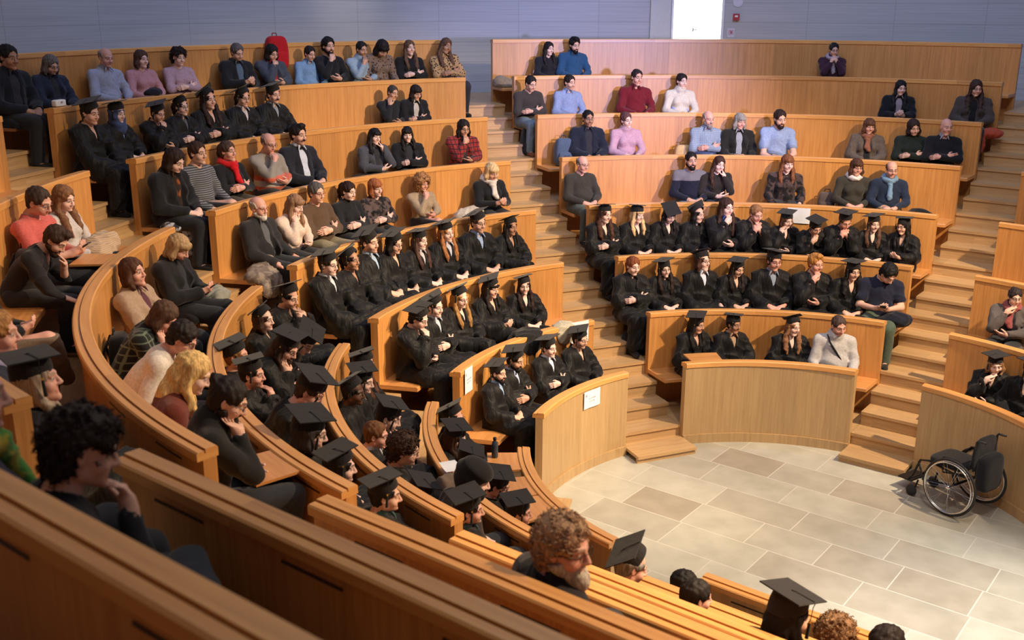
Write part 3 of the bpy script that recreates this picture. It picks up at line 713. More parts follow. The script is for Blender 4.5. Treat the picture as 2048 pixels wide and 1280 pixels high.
def curls(V, F, kind):
    V, (lp, st, tt) = decimate(V, F, .35); rnd = random.Random(5); L = 5
    VV = [tuple(v) for v in V]; FF_ = [lp[a:a+n].tolist() for a, n in zip(st, tt)]
    cen = Vector(HC)+Vector((0, -.02, .03)); big = 900 if kind == 'afro' else 650
    for i in range(big):
        v = Vector([float(q) for q in V[rnd.randrange(len(V))]]); n = (v-cen).normalized(); a = n.orthogonal().normalized(); b = n.cross(a)
        th = rnd.uniform(0, 6.28); a2 = a*math.cos(th)+b*math.sin(th); b2 = n.cross(a2); R_ = rnd.uniform(.005, .011); r = rnd.uniform(.0016, .0030); k0 = rnd.uniform(0, 6)
        pts = [v+n*(.000+.0028*j*.5)+(a2*math.cos(k0+j*.85)+(b2*.5+n*.6)*math.sin(k0+j*.85))*R_ for j in range(8)]
        m = MB(); m.tube(pts, [r*.7]+[r]*6+[r*.3], 4); o = len(VV); VV += [tuple(q) for q in m.V]; FF_ += [[x+o for x in f_] for f_ in m.F]
    lp = np.concatenate([np.asarray(f_) for f_ in FF_]).astype(np.int32); tt = np.array([len(f_) for f_ in FF_], np.int32); st = np.concatenate([[0], np.cumsum(tt)[:-1]]).astype(np.int32)
    return np.array(VV, np.float32), (lp, st, tt)
@cached
def hair_mesh(kind, capd):
    c = HC; f = Field((-.17, -.20, .25), (.17, .19, .86), .0072)
    def P(x, y, z): return (c[0]+x, c[1]+y, c[2]+z)
    big = {'short': .010, 'crop': .006, 'bald': .007, 'long': .012, 'wave': .015, 'bob': .015, 'pony': .011, 'bun': .009, 'curly': .032, 'curl2': .017, 'afro': .045, 'messy': .017, 'fringe': .012, 'bobf': .015, 'hijab': .014, 'turban': .03, 'quiff': .014}[kind]
    f.ell(P(0, -.020, .036), (.076+big, .096+big, .085+big), .01)
    if kind not in ('bald', 'crop', 'short', 'quiff'): f.ell(P(0, -.035, -.02), (.070+big, .070+big*.8, .075+big), .02)
    if kind in ('short', 'quiff', 'messy', 'crop', 'curly', 'curl2'): f.ell(P(0, -.045, -.02), (.062+big*.8, .055+big*.6, .07), .02)
    if kind == 'quiff': f.ell(P(0, .045, .115), (.05, .045, .03), .02)
    if kind == 'hijab':
        for x in (-1, 1): f.cap(P(x*.055, .02, -.04), P(x*.03, .045, -.15), .045, .05, .03)
        f.cap(P(0, -.02, -.10), P(0, .0, -.19), .085, .10, .03)
    # cut the face out
    if kind == 'hijab': f.ell(P(0, .125, -.012), (.052, .09, .078), .01, 'cut')
    elif kind == 'turban': f.ell(P(0, .10, -.07), (.12, .13, .10), .01, 'cut')
    else:
        sh = kind in ('bald', 'crop', 'short', 'quiff', 'messy', 'curly', 'curl2'); f.ell(P(0, .107 if sh else .105, -.030 if sh else -.038), (.082 if sh else .068, .080 if sh else .075, .120 if sh else .116), .010, 'cut')
        if kind in ('bald', 'crop', 'short', 'quiff', 'messy', 'curly', 'curl2', 'pony', 'bun'):
            f.ell(P(.09, .035, -.06), (.05, .062, .075), .01, 'cut'); f.ell(P(-.09, .035, -.06), (.05, .062, .075), .01, 'cut')
            if kind == 'curly':
                for x in (-1, 1): f.ell(P(x*.105, .03, -.045), (.062, .075, .095), .01, 'cut')
            f.plane((0, -.45, .9), HC[2]*.9-.45*HC[1]-.045)
    if kind == 'bald': f.ell(P(0, .0, .10), (.085, .12, .075), .012, 'cut'); f.ell(P(0, .09, .06), (.11, .09, .08), .012, 'cut')
    if kind in ('long', 'wave'):
        wv = .012 if kind == 'wave' else 0
        for x in (-1, 1):
            pts = [P(x*.074, .0, .0), P(x*(.082+wv), .012, -.10), P(x*.085, .045, -.19), P(x*(.075+wv), .085, -.28), P(x*.07, .105, -.345)]
            f.chain(pts, [.022, .028, .030+wv*.5, .028, .012], .02)
        f.cap(P(0, -.06, -.05), P(0, -.075, -.24), .078, .07, .03)
    if kind in ('bob', 'bobf'):
        for x in (-1, 1): f.chain([P(x*.074, .005, .01), P(x*.086, .012, -.06), P(x*.078, .02, -.115)], [.022, .030, .020], .02)
        f.ell(P(0, -.05, -.08), (.088, .055, .06), .03)
    if kind in ('fringe', 'bobf'): f.ell(P(0, .066, .055), (.068, .032, .038), .012)
    if kind == 'fringe':
        for x in (-1, 1): f.chain([P(x*.074, .005, .0), P(x*.084, .02, -.10), P(x*.08, .06, -.21), P(x*.072, .09, -.29)], [.022, .028, .028, .012], .02)
        f.cap(P(0, -.06, -.05), P(0, -.07, -.2), .078, .06, .03)
    if kind == 'pony': f.ell(P(0, -.125, .055), (.03, .03, .03), .01); f.chain([P(0, -.13, .05), P(0, -.155, -.03), P(0, -.13, -.13)], [.028, .032, .015], .02)
    if kind == 'bun': f.ell(P(0, -.112, .075), (.036, .034, .034), .008)
    if kind == 'turban':
        f.ell(P(0, -.015, .07), (.108, .118, .075), .02)
    if kind in ('curly', 'curl2', 'afro', 'messy', 'wave'):
        a = {'curl2': .009, 'curly': .016, 'afro': .016, 'messy': .010, 'wave': .007}[kind]; q = {'curl2': 100, 'curly': 105, 'afro': 95, 'messy': 75, 'wave': 60}[kind]
        f.disp(lambda x, y, z: a*(np.sin(q*x+2*np.sin(40*z))*np.sin(q*y+1.5*np.sin(50*x))*np.sin(q*z+2*np.sin(45*y))))
    elif kind not in ('hijab', 'turban'):
        f.disp(lambda x, y, z: .0038*np.sin(170*x+3*np.sin(22*z))*np.sin(120*y+2*np.sin(16*z))+.0045*np.sin(62*x+2*np.sin(40*y)+1.3)*np.sin(55*y+48*z))
    if kind == 'turban' or kind == 'hijab': f.disp(lambda x, y, z: .004*np.sin(70*z+25*x+30*y))
    if capd: f.plane((0, .12, -.99), -.99*(HC[2]+.046), .006)
    V, F = f.mesh(); V = relax(V, F, 1, .25)
    if kind in ('afro', 'curly', 'curl2') and not capd: return curls(V, F, kind)
    return decimate(V, F, .5)
@cached
def beard_mesh(kind):
    c = HC; f = Field((-.11, -.06, .44), (.11, .18, .70), .006)
    def P(x, y, z): return (c[0]+x, c[1]+y, c[2]+z)
    o = .009 if kind == 'beard' else .013
    f.cap(P(-.046, -.002, -.05), P(0, .058, -.097), .026+o, .022+o, .02); f.cap(P(.046, -.002, -.05), P(0, .058, -.097), .026+o, .022+o, .02)
    f.ell(P(0, .066, -.095), (.030+o, .020+o, .024+o), .02)
    if kind == 'beard' or kind == 'long': f.cap(P(-.030, .076, -.062), P(0, .088, -.049), .008, .008, .006); f.cap(P(.030, .076, -.062), P(0, .088, -.049), .008, .008, .006)
    if kind == 'long': f.ell(P(0, .085, -.12), (.036, .034, .042), .03)
    if kind == 'stache':
        f = Field((-.06, .03, .56), (.06, .18, .68), .004); f.cap(P(-.028, .082, -.056), P(0, .097, -.048), .006, .008, .004); f.cap(P(.028, .082, -.056), P(0, .097, -.048), .006, .008, .004)
    else:
        f.ell(P(0, .10, -.065), (.024, .035, .010), .004, 'cut')
        f.plane((0, .35, -.93), .35*HC[1]-.93*HC[2]+.035); f.disp(lambda x, y, z: .003*np.sin(200*x)*np.sin(170*y)*np.sin(190*z))
    V, F = f.mesh(); return decimate(relax(V, F, 1, .25), F, .6)
def smooth01(x, a, b): t = np.clip((x-a)/(b-a), 0, 1); return t*t*(3-2*t)
def rotv(P, ax, ang):
    c, s = np.cos(ang), np.sin(ang); Q = P.copy(); i, j = {'x': (1, 2), 'y': (2, 0), 'z': (0, 1)}[ax]
    Q[:, i] = P[:, i]*c-P[:, j]*s; Q[:, j] = P[:, i]*s+P[:, j]*c; return Q
def deform(V, q, headonly=False):
    """turn head, lean and twist the torso of canonical points"""
    P = V.astype(np.float64).copy()
    w = np.ones(len(P)) if headonly else smooth01(P[:, 2], .515, .60)
    if not headonly: w *= 1-smooth01(np.hypot(P[:, 0], P[:, 1]-.03), .19, .26)
    P -= NK; P *= (1-.065*w)[:, None]
    P = rotv(P, 'y', q['hr']*w); P = rotv(P, 'x', -q['hp']*w); P = rotv(P, 'z', q['hy']*w); P += NK
    t = smooth01(V[:, 2], .06, .42) if not headonly else np.ones(len(P))
    B = np.array([0, .0, .08]); P -= B
    P = rotv(P, 'z', q['tw']*t); P = rotv(P, 'x', -q['l']*t); P = rotv(P, 'y', q['sl']*t); P += B
    return P*q['s']
def gownmat():
    m = cloth('#121112').copy(); b = m.node_tree.nodes['Principled BSDF']; b.inputs['Roughness'].default_value = .6; b.inputs['Sheen Weight'].default_value = .08; b.inputs['Specular IOR Level'].default_value = .22; m.name = 'gown_black'
    nt = m.node_tree; tc = N(nt, 'ShaderNodeTexCoord'); mp = N(nt, 'ShaderNodeMapping'); mp.inputs['Scale'].default_value = (15, 12, 3.2); nt.links.new(tc.outputs['Object'], mp.inputs[0])
    nz = N(nt, 'ShaderNodeTexNoise'); nz.inputs['Scale'].default_value = 1; nz.inputs['Detail'].default_value = 2.5; nz.inputs['Distortion'].default_value = 1.2; nt.links.new(mp.outputs[0], nz.inputs['Vector'])
    bp = N(nt, 'ShaderNodeBump'); bp.inputs['Strength'].default_value = .55; bp.inputs['Distance'].default_value = .03; nt.links.new(nz.outputs[0], bp.inputs['Height']); nt.links.new(bp.outputs[0], b.inputs['Normal']); return m
SKINS = {'l': '#d8ab96', 'm': '#c59880', 't': '#ab7f66', 'd': '#5d3f31', 'p': '#e4beb0', 'r': '#d6a190'}
def cap_meshes(cy, ct, rl=0.):
    """mortarboard in canonical head space: skull cap + board, button, tassel"""
    M = Matrix.Rotation(cy, 4, 'Z'); T = Matrix.Rotation(-ct, 4, 'X') @ Matrix.Rotation(rl, 4, 'Y')
    c = Vector(HC)+Vector((0, -.022, .066))
    cr = MB(); prof = [(.092, -.035), (.097, -.03), (.098, .0), (.094, .035), (.084, .058), (.05, .068), (0, .070)]
    n = 28; V = []; F = []
    for i, (r, z) in enumerate(prof):
        for k in range(n):
            a = 2*math.pi*k/n; dz = -.018*math.cos(a-math.pi/2)*-1 if i == 0 else 0
            V.append(Vector((r*.90*math.cos(a), r*1.08*math.sin(a), z+(.016*math.sin(a) if i < 2 else 0))))
    for i in range(len(prof)-1):
        for k in range(n): k2 = (k+1) % n; F.append([i*n+k, i*n+k2, (i+1)*n+k2, (i+1)*n+k])
    def X(v): return c+T.to_3x3() @ Vector(v)
    cr.add([X(v) for v in V], F)
    s = .124; bz = .072
    b = MB(); b.box((0, 0, 0), (2*s, 2*s, .007)); b.V = [X(M.to_3x3() @ Vector(v)+Vector((0, 0, bz))) for v in b.V]
    bt = MB(); bt.lathe([(.011, 0), (.009, .006), (0, .008)], 10); bt.V = [X(Vector(v)+Vector((0, 0, bz+.003))) for v in bt.V]
    corner = M.to_3x3() @ Vector((s*.96, s*.12, bz+.006)); down = T.to_3x3().transposed() @ Vector((0, 0, -1))
    p0 = Vector((0, 0, bz+.008)); e = corner; ts = MB()
    f0 = corner+down*.03; f1 = corner+down*.11; f2 = corner+down*.20
    ts.tube([X(p0), X(p0.lerp(e, .5)), X(e), X(e+(e-p0).normalized()*.006+down*.008), X(f0), X(f1)], .0022, 6)
    ts.tube([X(f1), X(f1+down*.01), X(f2)], [.004, .007, .010], 8)
    br = MB(); br.tube([X(f1+down*-.006), X(f1+down*.008)], .0055, 8)
    return cr, b, bt, ts, br
GOLD = plain('gold_ferrule', (.75, .55, .15), .3, .9)
CAPMAT = cloth('#1f1e20'); GOWNMAT = gownmat(); TASSEL = cloth('#141416')
def person(row, s, sc, dr, label, top, col, hair, hcol, skin, pose, o, fac, hy, hp, hr, tw, ln, sl, group):
    """one seated figure on bench `row` at station s"""
    rr = RR[row]-.165+dr; p = plan(rr, s); nx, ny = outward(s)
    inward = math.atan2(-ny, -nx)-math.pi/2
    q = dict(hy=hy, hp=hp, hr=hr, tw=tw, l=ln, sl=sl, s=sc)
    legk = o.get('x') or 's'; legk = 'x' if legk == 1 else legk
    seatz = SEAT[row]+o.get('z', 0)
    loc = (p[0], p[1], seatz-.028*sc+.01); rot = inward+fac
    mir = o.get('m', 0)
    def prep(V, headonly=False):
        V = np.array(V, np.float32)
        if mir and not headonly: V = V*np.array([-1, 1, 1], np.float32)
        P = deform(V, q, headonly)
        return P
    def flip(F):
        if not mir: return F
        if isinstance(F, tuple):
            lp, st, tt = F; lp = lp.copy()
            for n in np.unique(tt):
                m = st[tt == n]; ix = m[:, None]+np.arange(n)[None]; lp[ix] = lp[ix[:, ::-1]]
            return lp, st, tt
        return F[:, ::-1]
    V, F, z = body_mesh(pose, legk)
    base = np.array(hexc(SKINS[skin])); c = np.tile(base, (len(V), 1))
    hc_ = np.array(hexc(hcol)); m = lambda k: z[:, k:k+1]
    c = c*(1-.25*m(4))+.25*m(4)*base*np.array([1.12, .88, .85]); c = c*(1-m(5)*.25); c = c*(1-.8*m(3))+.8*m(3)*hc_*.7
    c = c*(1-m(0)*.8)+.8*m(0)*(base*np.array([.86, .58, .56])); c = c*(1-m(1))+m(1)*np.array([.62, .60, .57]); c = c*(1-m(2))+m(2)*np.array([.035, .025, .02])
    ne = 1-m(0)
    if o.get('stub'):
        h = V-HC; st_ = ((h[:, 2] < -.045) & (h[:, 2] > -.13) & (h[:, 1] > .0)).astype(float)[:, None]*ne; c = c*(1-.35*st_)+.35*st_*hc_
    if hair == 'crop' or hair == 'none':
        pass
    body = rawmesh('person', prep(V), flip(F), SKIN, True, cols=c, loc=loc, label=label, cat='person', group=group)
    body.rotation_euler = (0, 0, rot)
    def part(nm, vf, mat, headonly=False, lab=None, parent=None):
        V_, F_ = vf; return rawmesh(nm, prep(V_, headonly), flip(F_) if not headonly else F_, mat, True, parent=parent or body, label=lab)
    def mb(nm, b, mat, parent=None, smooth=False, lab=None):
        return rawmesh(nm, prep(b.V, True), b.F, mat, smooth, parent=parent or body, label=lab)
    if top == 'gown':
        part('gown', gown_mesh(pose, 'x' if legk == 'x' else 's'), GOWNMAT)
        if col: part('shirt', shirt_mesh('a'), cloth(col))
        if o.get('leg'): part('trousers', trousers_mesh(legk), cloth(o.get('tr', '#17181c')))
    else:
        kind = top; part({'tee': 't_shirt', 'shirt': 'shirt', 'jacket': 'jacket', 'coat': 'coat', 'turtle': 'turtleneck', 'cowl': 'cowl_neck_sweater', 'lace': 'lace_top', 'pushed': 'sweater', 'sweater': 'sweater'}[kind], top_mesh(pose, kind, o.get('f', 0), o.get('fat', 0)), cloth(col))
        if kind in ('jacket', 'coat') and not o.get('in'): part('shirt', shirt_mesh('a'), cloth('#2b2b31'))
        if kind in ('jacket', 'coat', 'shirt') and o.get('in'): part('shirt', shirt_mesh('a'), cloth(o['in']))
        elif kind == 'shirt': part('collar', shirt_mesh('a'), cloth(col))
        elif o.get('in'): part('shirt', shirt_mesh('a'), cloth(o['in']))
        part('trousers', trousers_mesh(legk), cloth(o.get('tr', '#24262c')))
    if o.get('leg') or top != 'gown':
        if legk == 's':
            for sd in (-1, 1): part('shoe', shoe_mesh(sd), cloth(o.get('sh', '#191817')))
    if o.get('sc'): k, cc = o['sc']; part('scarf', scarf_mesh(k), cloth(cc))
    if hair != 'none':
        hm = cloth(hcol) if hair in ('hijab', 'turban') else hairmat(hcol)
        part({'hijab': 'headscarf', 'turban': 'dark_cap'}.get(hair, 'hair'), hair_mesh(hair, 'cap' in o), hm)
    if o.get('b'): part({'stache': 'moustache'}.get(o['b'], 'beard'), beard_mesh(o['b']), hairmat(o.get('bc', hcol)), True)
    if o.get('g'):
        g = MB()
        for x in (-1, 1):
            g.tube([Vector(HC)+Vector((x*.033+.021*math.cos(a*math.pi/7), .096-.004*abs(math.cos(a*math.pi/7)), .004+.0165*math.sin(a*math.pi/7))) for a in range(14)], .0016, 5, True)
            g.tube([Vector(HC)+Vector((x*.054, .090, .008)), Vector(HC)+Vector((x*.076, .05, .010)), Vector(HC)+Vector((x*.083, -.005, .008))], .0016, 5)
        g.tube([Vector(HC)+Vector((-.012, .098, .008)), Vector(HC)+Vector((.012, .098, .008))], .0016, 5)
        mb('glasses', g, plain('glasses_frame', (.03, .02, .02), .3) if o['g'] == 1 else plain('red_glasses_frame', (.25, .03, .02), .3))
    if 'cap' in o:
        cr, b, bt, ts, br = cap_meshes(*[math.radians(v) for v in o['cap']])
        cr.V += b.V; nb = len(cr.V)-len(b.V); cr.F += [[i+nb for i in f] for f in b.F]
        mbo = mb('mortarboard', cr, CAPMAT)
        mb('button', bt, CAPMAT, mbo); t = mb('tassel', ts, TASSEL, mbo); 
        if o.get('gold', 1): mb('tassel_ferrule', br, GOLD, mbo, lab='gold tassel ferrule')
    if o.get('ph'):
        pass
    return body

# row, station, scale, shift, label, garment, colour, hair, hair colour, skin, pose, extras, turns, group
PEOPLE = [
(7,-1.5687,1.120,0.000,'person in a dark navy coat in the gloom at the top left corner','coat','#141722','short','#1b1513','t','lap',{'leg': 1, 'f': 0},-0.049,-0.078,0.068,0.013,-0.036,0.091,0.000,'seated audience'),
(7,-1.4925,0.947,0.000,'grey-haired person with glasses and navy jacket in the dim top left','jacket','#232a3c','bob','#6d645f','l','lap',{'g': 1, 'f': 1},-0.055,-0.088,0.353,-0.012,-0.040,0.000,0.000,'seated audience'),
(7,-1.3921,1.001,0.000,'bald person in a pale grey shirt on the top bench','shirt','#9ea3b6','bald','#8a7f78','r','lap',{},-0.046,-0.074,0.175,-0.040,-0.034,0.000,0.000,'seated audience'),
(7,-1.3266,0.929,0.000,'person with short brown hair in a pink cardigan on the top bench','sweater','#b5848a','bob','#4b342c','p','lap',{'f': 1},-0.020,-0.032,0.060,-0.036,-0.015,0.000,0.000,'seated audience'),
(7,-1.2577,0.931,0.000,'person with dark curly bob and pale mauve sweater, arms folded, on the top bench','sweater','#a98c98','curly','#2a1c1a','p','cross',{'f': 1},-0.056,-0.089,0.139,-0.033,-0.041,0.000,0.000,'seated audience'),
(7,-1.1498,1.006,0.000,'grey-haired person in black jacket over slate blue shirt on the top bench','jacket','#15161b','short','#5c5652','l','phone',{'in': '#4f6376'},-0.014,-0.023,0.362,0.039,-0.010,0.000,0.000,'seated audience'),
(7,-1.0847,0.968,0.000,'person in a grey blazer and red top in front of the red backpack','jacket','#3d4350','bob','#17120f','l','chin',{'in': '#9c2226', 'f': 1},0.011,0.017,0.373,0.042,0.008,0.000,0.000,'seated audience'),
(7,-1.0116,0.912,0.000,'boy in a light blue shirt on the top bench','shirt','#7294b8','short','#1d1614','l','lap',{},0.021,0.034,0.282,-0.018,0.015,0.000,0.000,'seated audience'),
(7,-0.9734,1.049,0.000,'bearded person in black with a hand at the chin on the top bench','sweater','#17161a','messy','#14100f','l','chin',{'b': 'beard'},-0.002,-0.002,0.065,-0.017,-0.001,0.000,0.000,'seated audience'),
(7,-0.9143,0.982,0.000,'person in a pale blue hoodie leaning on one hand on the top bench','cowl','#8fa3b4','crop','#1a1412','m','chin',{'stub': 1},0.039,0.063,0.071,0.007,0.029,0.140,0.000,'seated audience'),
(7,-0.8783,1.065,0.000,'person with a dark fringed bob and brown patterned top, head bowed, on the top bench','sweater','spots:#3a2b28:#7b6658','bobf','#1a1211','l','sides',{'f': 1},0.033,0.053,0.650,0.004,0.024,0.105,0.000,'seated audience'),
(7,-0.8149,0.965,0.000,'person with long brown hair in a black top beside the leopard print blouse','sweater','#121215','long','#5d4434','p','cross',{'f': 1},0.009,0.015,-0.011,-0.026,0.007,0.000,0.000,'seated audience'),
(7,-0.7409,1.010,0.000,'person in a leopard print blouse at the right end of the top left centre bench','shirt','spots:#2a1d16:#a98961','wave','#5a4030','t','cross',{'f': 1},0.049,0.078,0.097,-0.400,0.036,0.000,0.140,'seated audience'),
(6,-1.5576,1.036,0.000,'graduate at the left end of the uppermost graduate row, hands over knees','gown','','short','#1d1512','l','knees',{'cap': (20, -16.2, 16.5), 'leg': 1, 'sh': '#1b1c22'},-0.037,-0.059,0.100,-0.017,-0.027,0.070,0.000,'graduates in black gowns'),
(6,-1.4956,0.955,0.000,'graduate with a blue headscarf under the cap','gown','#7f92c4','hijab','#3d4a6e','p','lap',{'cap': (30, -16.2, 5.0), 'gold': 1},-0.020,-0.032,0.126,-0.022,-0.014,0.000,0.000,'graduates in black gowns'),
(6,-1.4159,0.900,0.000,'graduate with a hand over the mouth, third from the left end of the upper row','gown','','crop','#2a1d17','l','chin',{'cap': (35, -21.8, 15.1)},-0.023,-0.037,0.247,0.033,-0.017,0.080,0.000,'graduates in black gowns'),
(6,-1.3581,0.933,0.000,'graduate with a striped collar and glasses, tall board tipped back, beside the smiling dark-haired one','gown','#55565c','pony','#2b1d18','p','cross',{'cap': (45, -26, 13.3), 'g': 1},-0.009,-0.015,0.083,0.042,-0.007,0.000,0.000,'graduates in black gowns'),
(6,-1.2992,1.005,0.000,'smiling graduate with dark wavy hair and V neck, arms folded, upper left row','gown','','wave','#2c1b16','l','cross',{'cap': (50, -38, 18.8)},-0.035,-0.056,0.026,0.022,-0.026,0.000,0.000,'graduates in black gowns'),
(6,-1.2286,0.988,0.000,'smiling graduate with glasses and hair tied back, upper left row','gown','#c2b8ba','pony','#17110f','l','lap',{'cap': (40, -30, 19.9), 'g': 1},-0.026,-0.042,0.138,-0.040,-0.019,0.000,0.000,'graduates in black gowns'),
(6,-1.1637,1.007,0.000,'graduate with a moustache at the right end of the upper row of graduates','gown','#8a8f96','short','#2b1b15','l','lap',{'cap': (10, -16, 12.7), 'b': 'stache'},0.008,0.012,0.132,0.006,0.006,0.000,0.000,'graduates in black gowns'),
(6,-0.9160,0.900,0.000,'person in a dark sweater with cheek resting on a fist above the seventh row panel','sweater','#1b1c21','crop','#3c3532','m','cheek',{},0.044,0.070,0.085,-0.123,0.032,0.128,0.000,'seated audience'),
(6,-0.8672,0.900,0.000,'person with dark bob and red glasses wrapped in a black coat','coat','#141318','bobf','#201614','l','cross',{'g': 2, 'f': 1, 'in': '#b9b4b2'},0.034,0.055,0.113,-0.004,0.025,0.198,0.000,'seated audience'),
(5,-1.5504,1.117,0.000,'smiling person in a black cardigan and orange print top at a bench end','jacket','#17171a','bob','#2a1b16','p','lap',{'in': 'patch:#8c4a1c:#2a1a12', 'f': 1, 'fat': 3, 'leg': 1},-0.026,-0.042,0.326,-0.002,-0.019,0.105,0.000,'seated audience'),
(5,-1.4686,1.086,0.000,'boy in a grey striped long-sleeved shirt','sweater','stripe:#3a3b40:#7d7e83','short','#3a241a','l','sides',{'x': 1},-0.027,-0.043,0.059,0.018,-0.019,0.000,0.000,'seated audience'),
(5,-1.3901,1.010,0.000,'person with a bright red scarf over a black top, arms folded','sweater','#131316','pony','#4a362d','r','cross',{'sc': ('tail', '#c4121c'), 'f': 1, 'tr': '#4a4038'},-0.019,-0.030,-0.018,0.028,-0.014,0.000,0.000,'seated audience'),
(5,-1.2935,1.066,0.000,'bald person with glasses and a grey and orange banded jumper, chin on hand','sweater','rust:#c5604a:#8b857c:#c4c0ba','bald','#7a6a60','r','chin',{'g': 1, 'fat': 6},-0.027,-0.043,0.267,0.015,-0.020,0.000,0.000,'seated audience'),
(5,-1.2149,1.120,0.000,'smiling person in a dark suit jacket and pale shirt with a trimmed moustache','jacket','#1b1b24','quiff','#1d1411','l','lap',{'in': '#c5ccda', 'b': 'stache', 'stub': 1},0.010,0.016,0.101,-0.029,0.007,-0.042,0.000,'seated audience'),
(5,-1.0342,0.925,0.000,'person with black fringe in a grey coat resting on one elbow','coat','#46474f','fringe','#15100f','p','cheek',{'f': 1, 'm': 1},-0.007,-0.011,0.059,-0.151,-0.005,0.000,0.000,'seated audience'),
(5,-0.9514,0.905,0.000,'person with long black hair wrapped in a black coat on the fifth bench','coat','#131317','fringe','#130f0f','p','cross',{'f': 1},-0.128,-0.205,0.078,-0.010,-0.094,0.000,0.000,'seated audience'),
(5,-0.8254,0.985,0.000,'person in a red plaid coat with a hand over the mouth','coat','plaid:#8c2a2a:#2a1a1e','bob','#1d1412','m','chin',{'g': 1, 'f': 1},-0.017,-0.028,0.061,-0.004,-0.013,0.140,0.000,'seated audience'),
(4,-1.4877,1.058,0.000,'person with a white beard and glasses in a black coat over a grey sweater','jacket','#232224','bald','#a7a09a','r','sides',{'in': '#56585e', 'g': 2, 'b': 'beard', 'bc': '#cdc8c2', 'leg': 1, 'fat': 5},-0.038,-0.061,0.145,0.028,-0.028,-0.052,0.000,'seated audience'),
(4,-1.3997,1.008,0.000,'person with light brown hair in a fluffy cream sweater','sweater','#cfb9ab','fringe','#8d6c52','p','cheek',{'f': 1},-0.011,-0.017,0.151,-0.007,-0.008,0.140,0.000,'seated audience'),
(4,-1.3117,1.068,0.000,'smiling person with grey hair and glasses in a brown sweater, arms folded','sweater','#54402f','short','#55514f','l','cross',{'g': 2, 'fat': 4, 'tr': '#8a8066'},-0.027,-0.043,0.145,0.040,-0.020,-0.035,0.000,'seated audience'),
(4,-1.2245,0.987,0.000,'person with a dark ponytail in a black buttoned jacket','turtle','#16161a','pony','#2c1712','p','cross',{'f': 1},0.015,0.024,0.176,-0.023,0.011,0.000,0.000,'seated audience'),
(4,-1.1421,0.951,0.000,'person with reddish blond hair in a black lace top','lace','blotch:#151416:#5a4a48','bobf','#9c5c38','p','cross',{'f': 1},-0.013,-0.020,0.103,0.112,-0.009,0.000,0.000,'seated audience'),
(4,-1.0150,0.900,0.000,'person with a mass of curly blond hair in a beige cardigan','sweater','#a08c74','afro','#a87a50','r','chin',{'f': 1, 'x': 1},0.004,0.007,0.088,-0.007,0.003,0.012,0.000,'seated audience'),
(4,-0.8299,1.017,0.000,'blond person in black with a white scarf beside the central stairs','sweater','#15151a','bobf','#d3b487','r','phone',{'sc': ('tail', '#cfc8c2'), 'f': 1},0.032,0.052,0.356,0.040,0.024,0.000,0.000,'seated audience'),
(3,-1.5126,1.081,0.000,'graduate with glasses and pale collar below the white-bearded person, hands over knees','gown','#c7cbd8','short','#2b1c15','p','knees',{'cap': (15, -16.2, 9.6), 'g': 1, 'leg': 1},-0.038,-0.061,0.106,0.010,-0.028,-0.000,0.000,'graduates in black gowns'),
(3,-1.4143,0.976,0.000,'graduate with hair tied back and a steeply tipped board, second in the third row','gown','','pony','#1c1210','t','knees',{'cap': (40, -42, 7.5)},-0.026,-0.041,0.023,0.035,-0.019,0.000,0.000,'graduates in black gowns'),
(3,-1.3150,1.120,0.050,'shaven-headed graduate with dark stubble and light blue collar in the third row','gown','#9db4cf','crop','#2a211e','l','lap',{'cap': (5, -14, 19.9), 'stub': 1},-0.007,-0.011,0.144,0.026,-0.005,-0.124,0.000,'graduates in black gowns'),
(3,-1.2600,1.053,0.000,'smiling graduate with round glasses and dark hair beside the blue-collared one','gown','','bob','#17110f','l','lap',{'cap': (0, -20.4, 20.4), 'g': 1},-0.020,-0.032,0.199,-0.035,-0.015,0.000,0.000,'graduates in black gowns'),
(3,-1.1671,0.966,0.000,'graduate with long brown hair and closed lips in the middle of the third row','gown','#b9b4bb','long','#4a2f26','p','lap',{'cap': (10, -12, 6.7)},0.026,0.042,0.059,-0.038,0.019,0.000,0.000,'graduates in black gowns'),
(3,-1.0761,1.017,0.000,'graduate with long ginger-blond hair over both shoulders','gown','#b7b9c6','long','#a0673a','p','lap',{'cap': (25, -16, 7.7)},-0.005,-0.008,0.069,0.056,-0.004,0.000,0.000,'graduates in black gowns'),
(3,-0.9746,1.093,0.000,'graduate with glasses and open blue collar, second from the aisle in the third row','gown','#8ea2c4','short','#4a3428','l','lap',{'cap': (0, -18, 20.0), 'g': 1, 'stub': 1},0.000,0.000,0.052,-0.030,0.000,0.000,0.000,'graduates in black gowns'),
(3,-0.8728,0.917,0.000,'graduate with long black hair over one shoulder at the aisle end of the third row','gown','','long','#120d0c','t','lap',{'cap': (20, -30, 5.3), 'x': 1},0.048,0.076,0.090,-0.041,0.035,0.000,0.000,'graduates in black gowns'),
(2,-1.4620,1.040,0.000,'graduate hiding a face behind a hand at the left end of the second row','gown','','messy','#17100e','p','chin',{'cap': (70, -30, 17.4), 'leg': 1, 'g': 1},-0.026,-0.042,0.291,-0.031,-0.019,0.076,0.000,'graduates in black gowns'),
(2,-1.3485,1.017,0.000,'graduate with white collar and dark tie peering over, second in the second row','gown','#b6bccb','short','#2c1d16','p','cross',{'cap': (45, -24, 19.2)},-0.042,-0.067,0.089,-0.012,-0.031,0.000,0.000,'graduates in black gowns'),
(2,-1.2320,1.011,0.000,'graduate with long straight blond hair and thin glasses','gown','','long','#9a713f','p','lap',{'cap': (40, -34, 7.4), 'g': 1, 'x': 1},-0.031,-0.050,0.176,0.043,-0.023,0.000,0.000,'graduates in black gowns'),
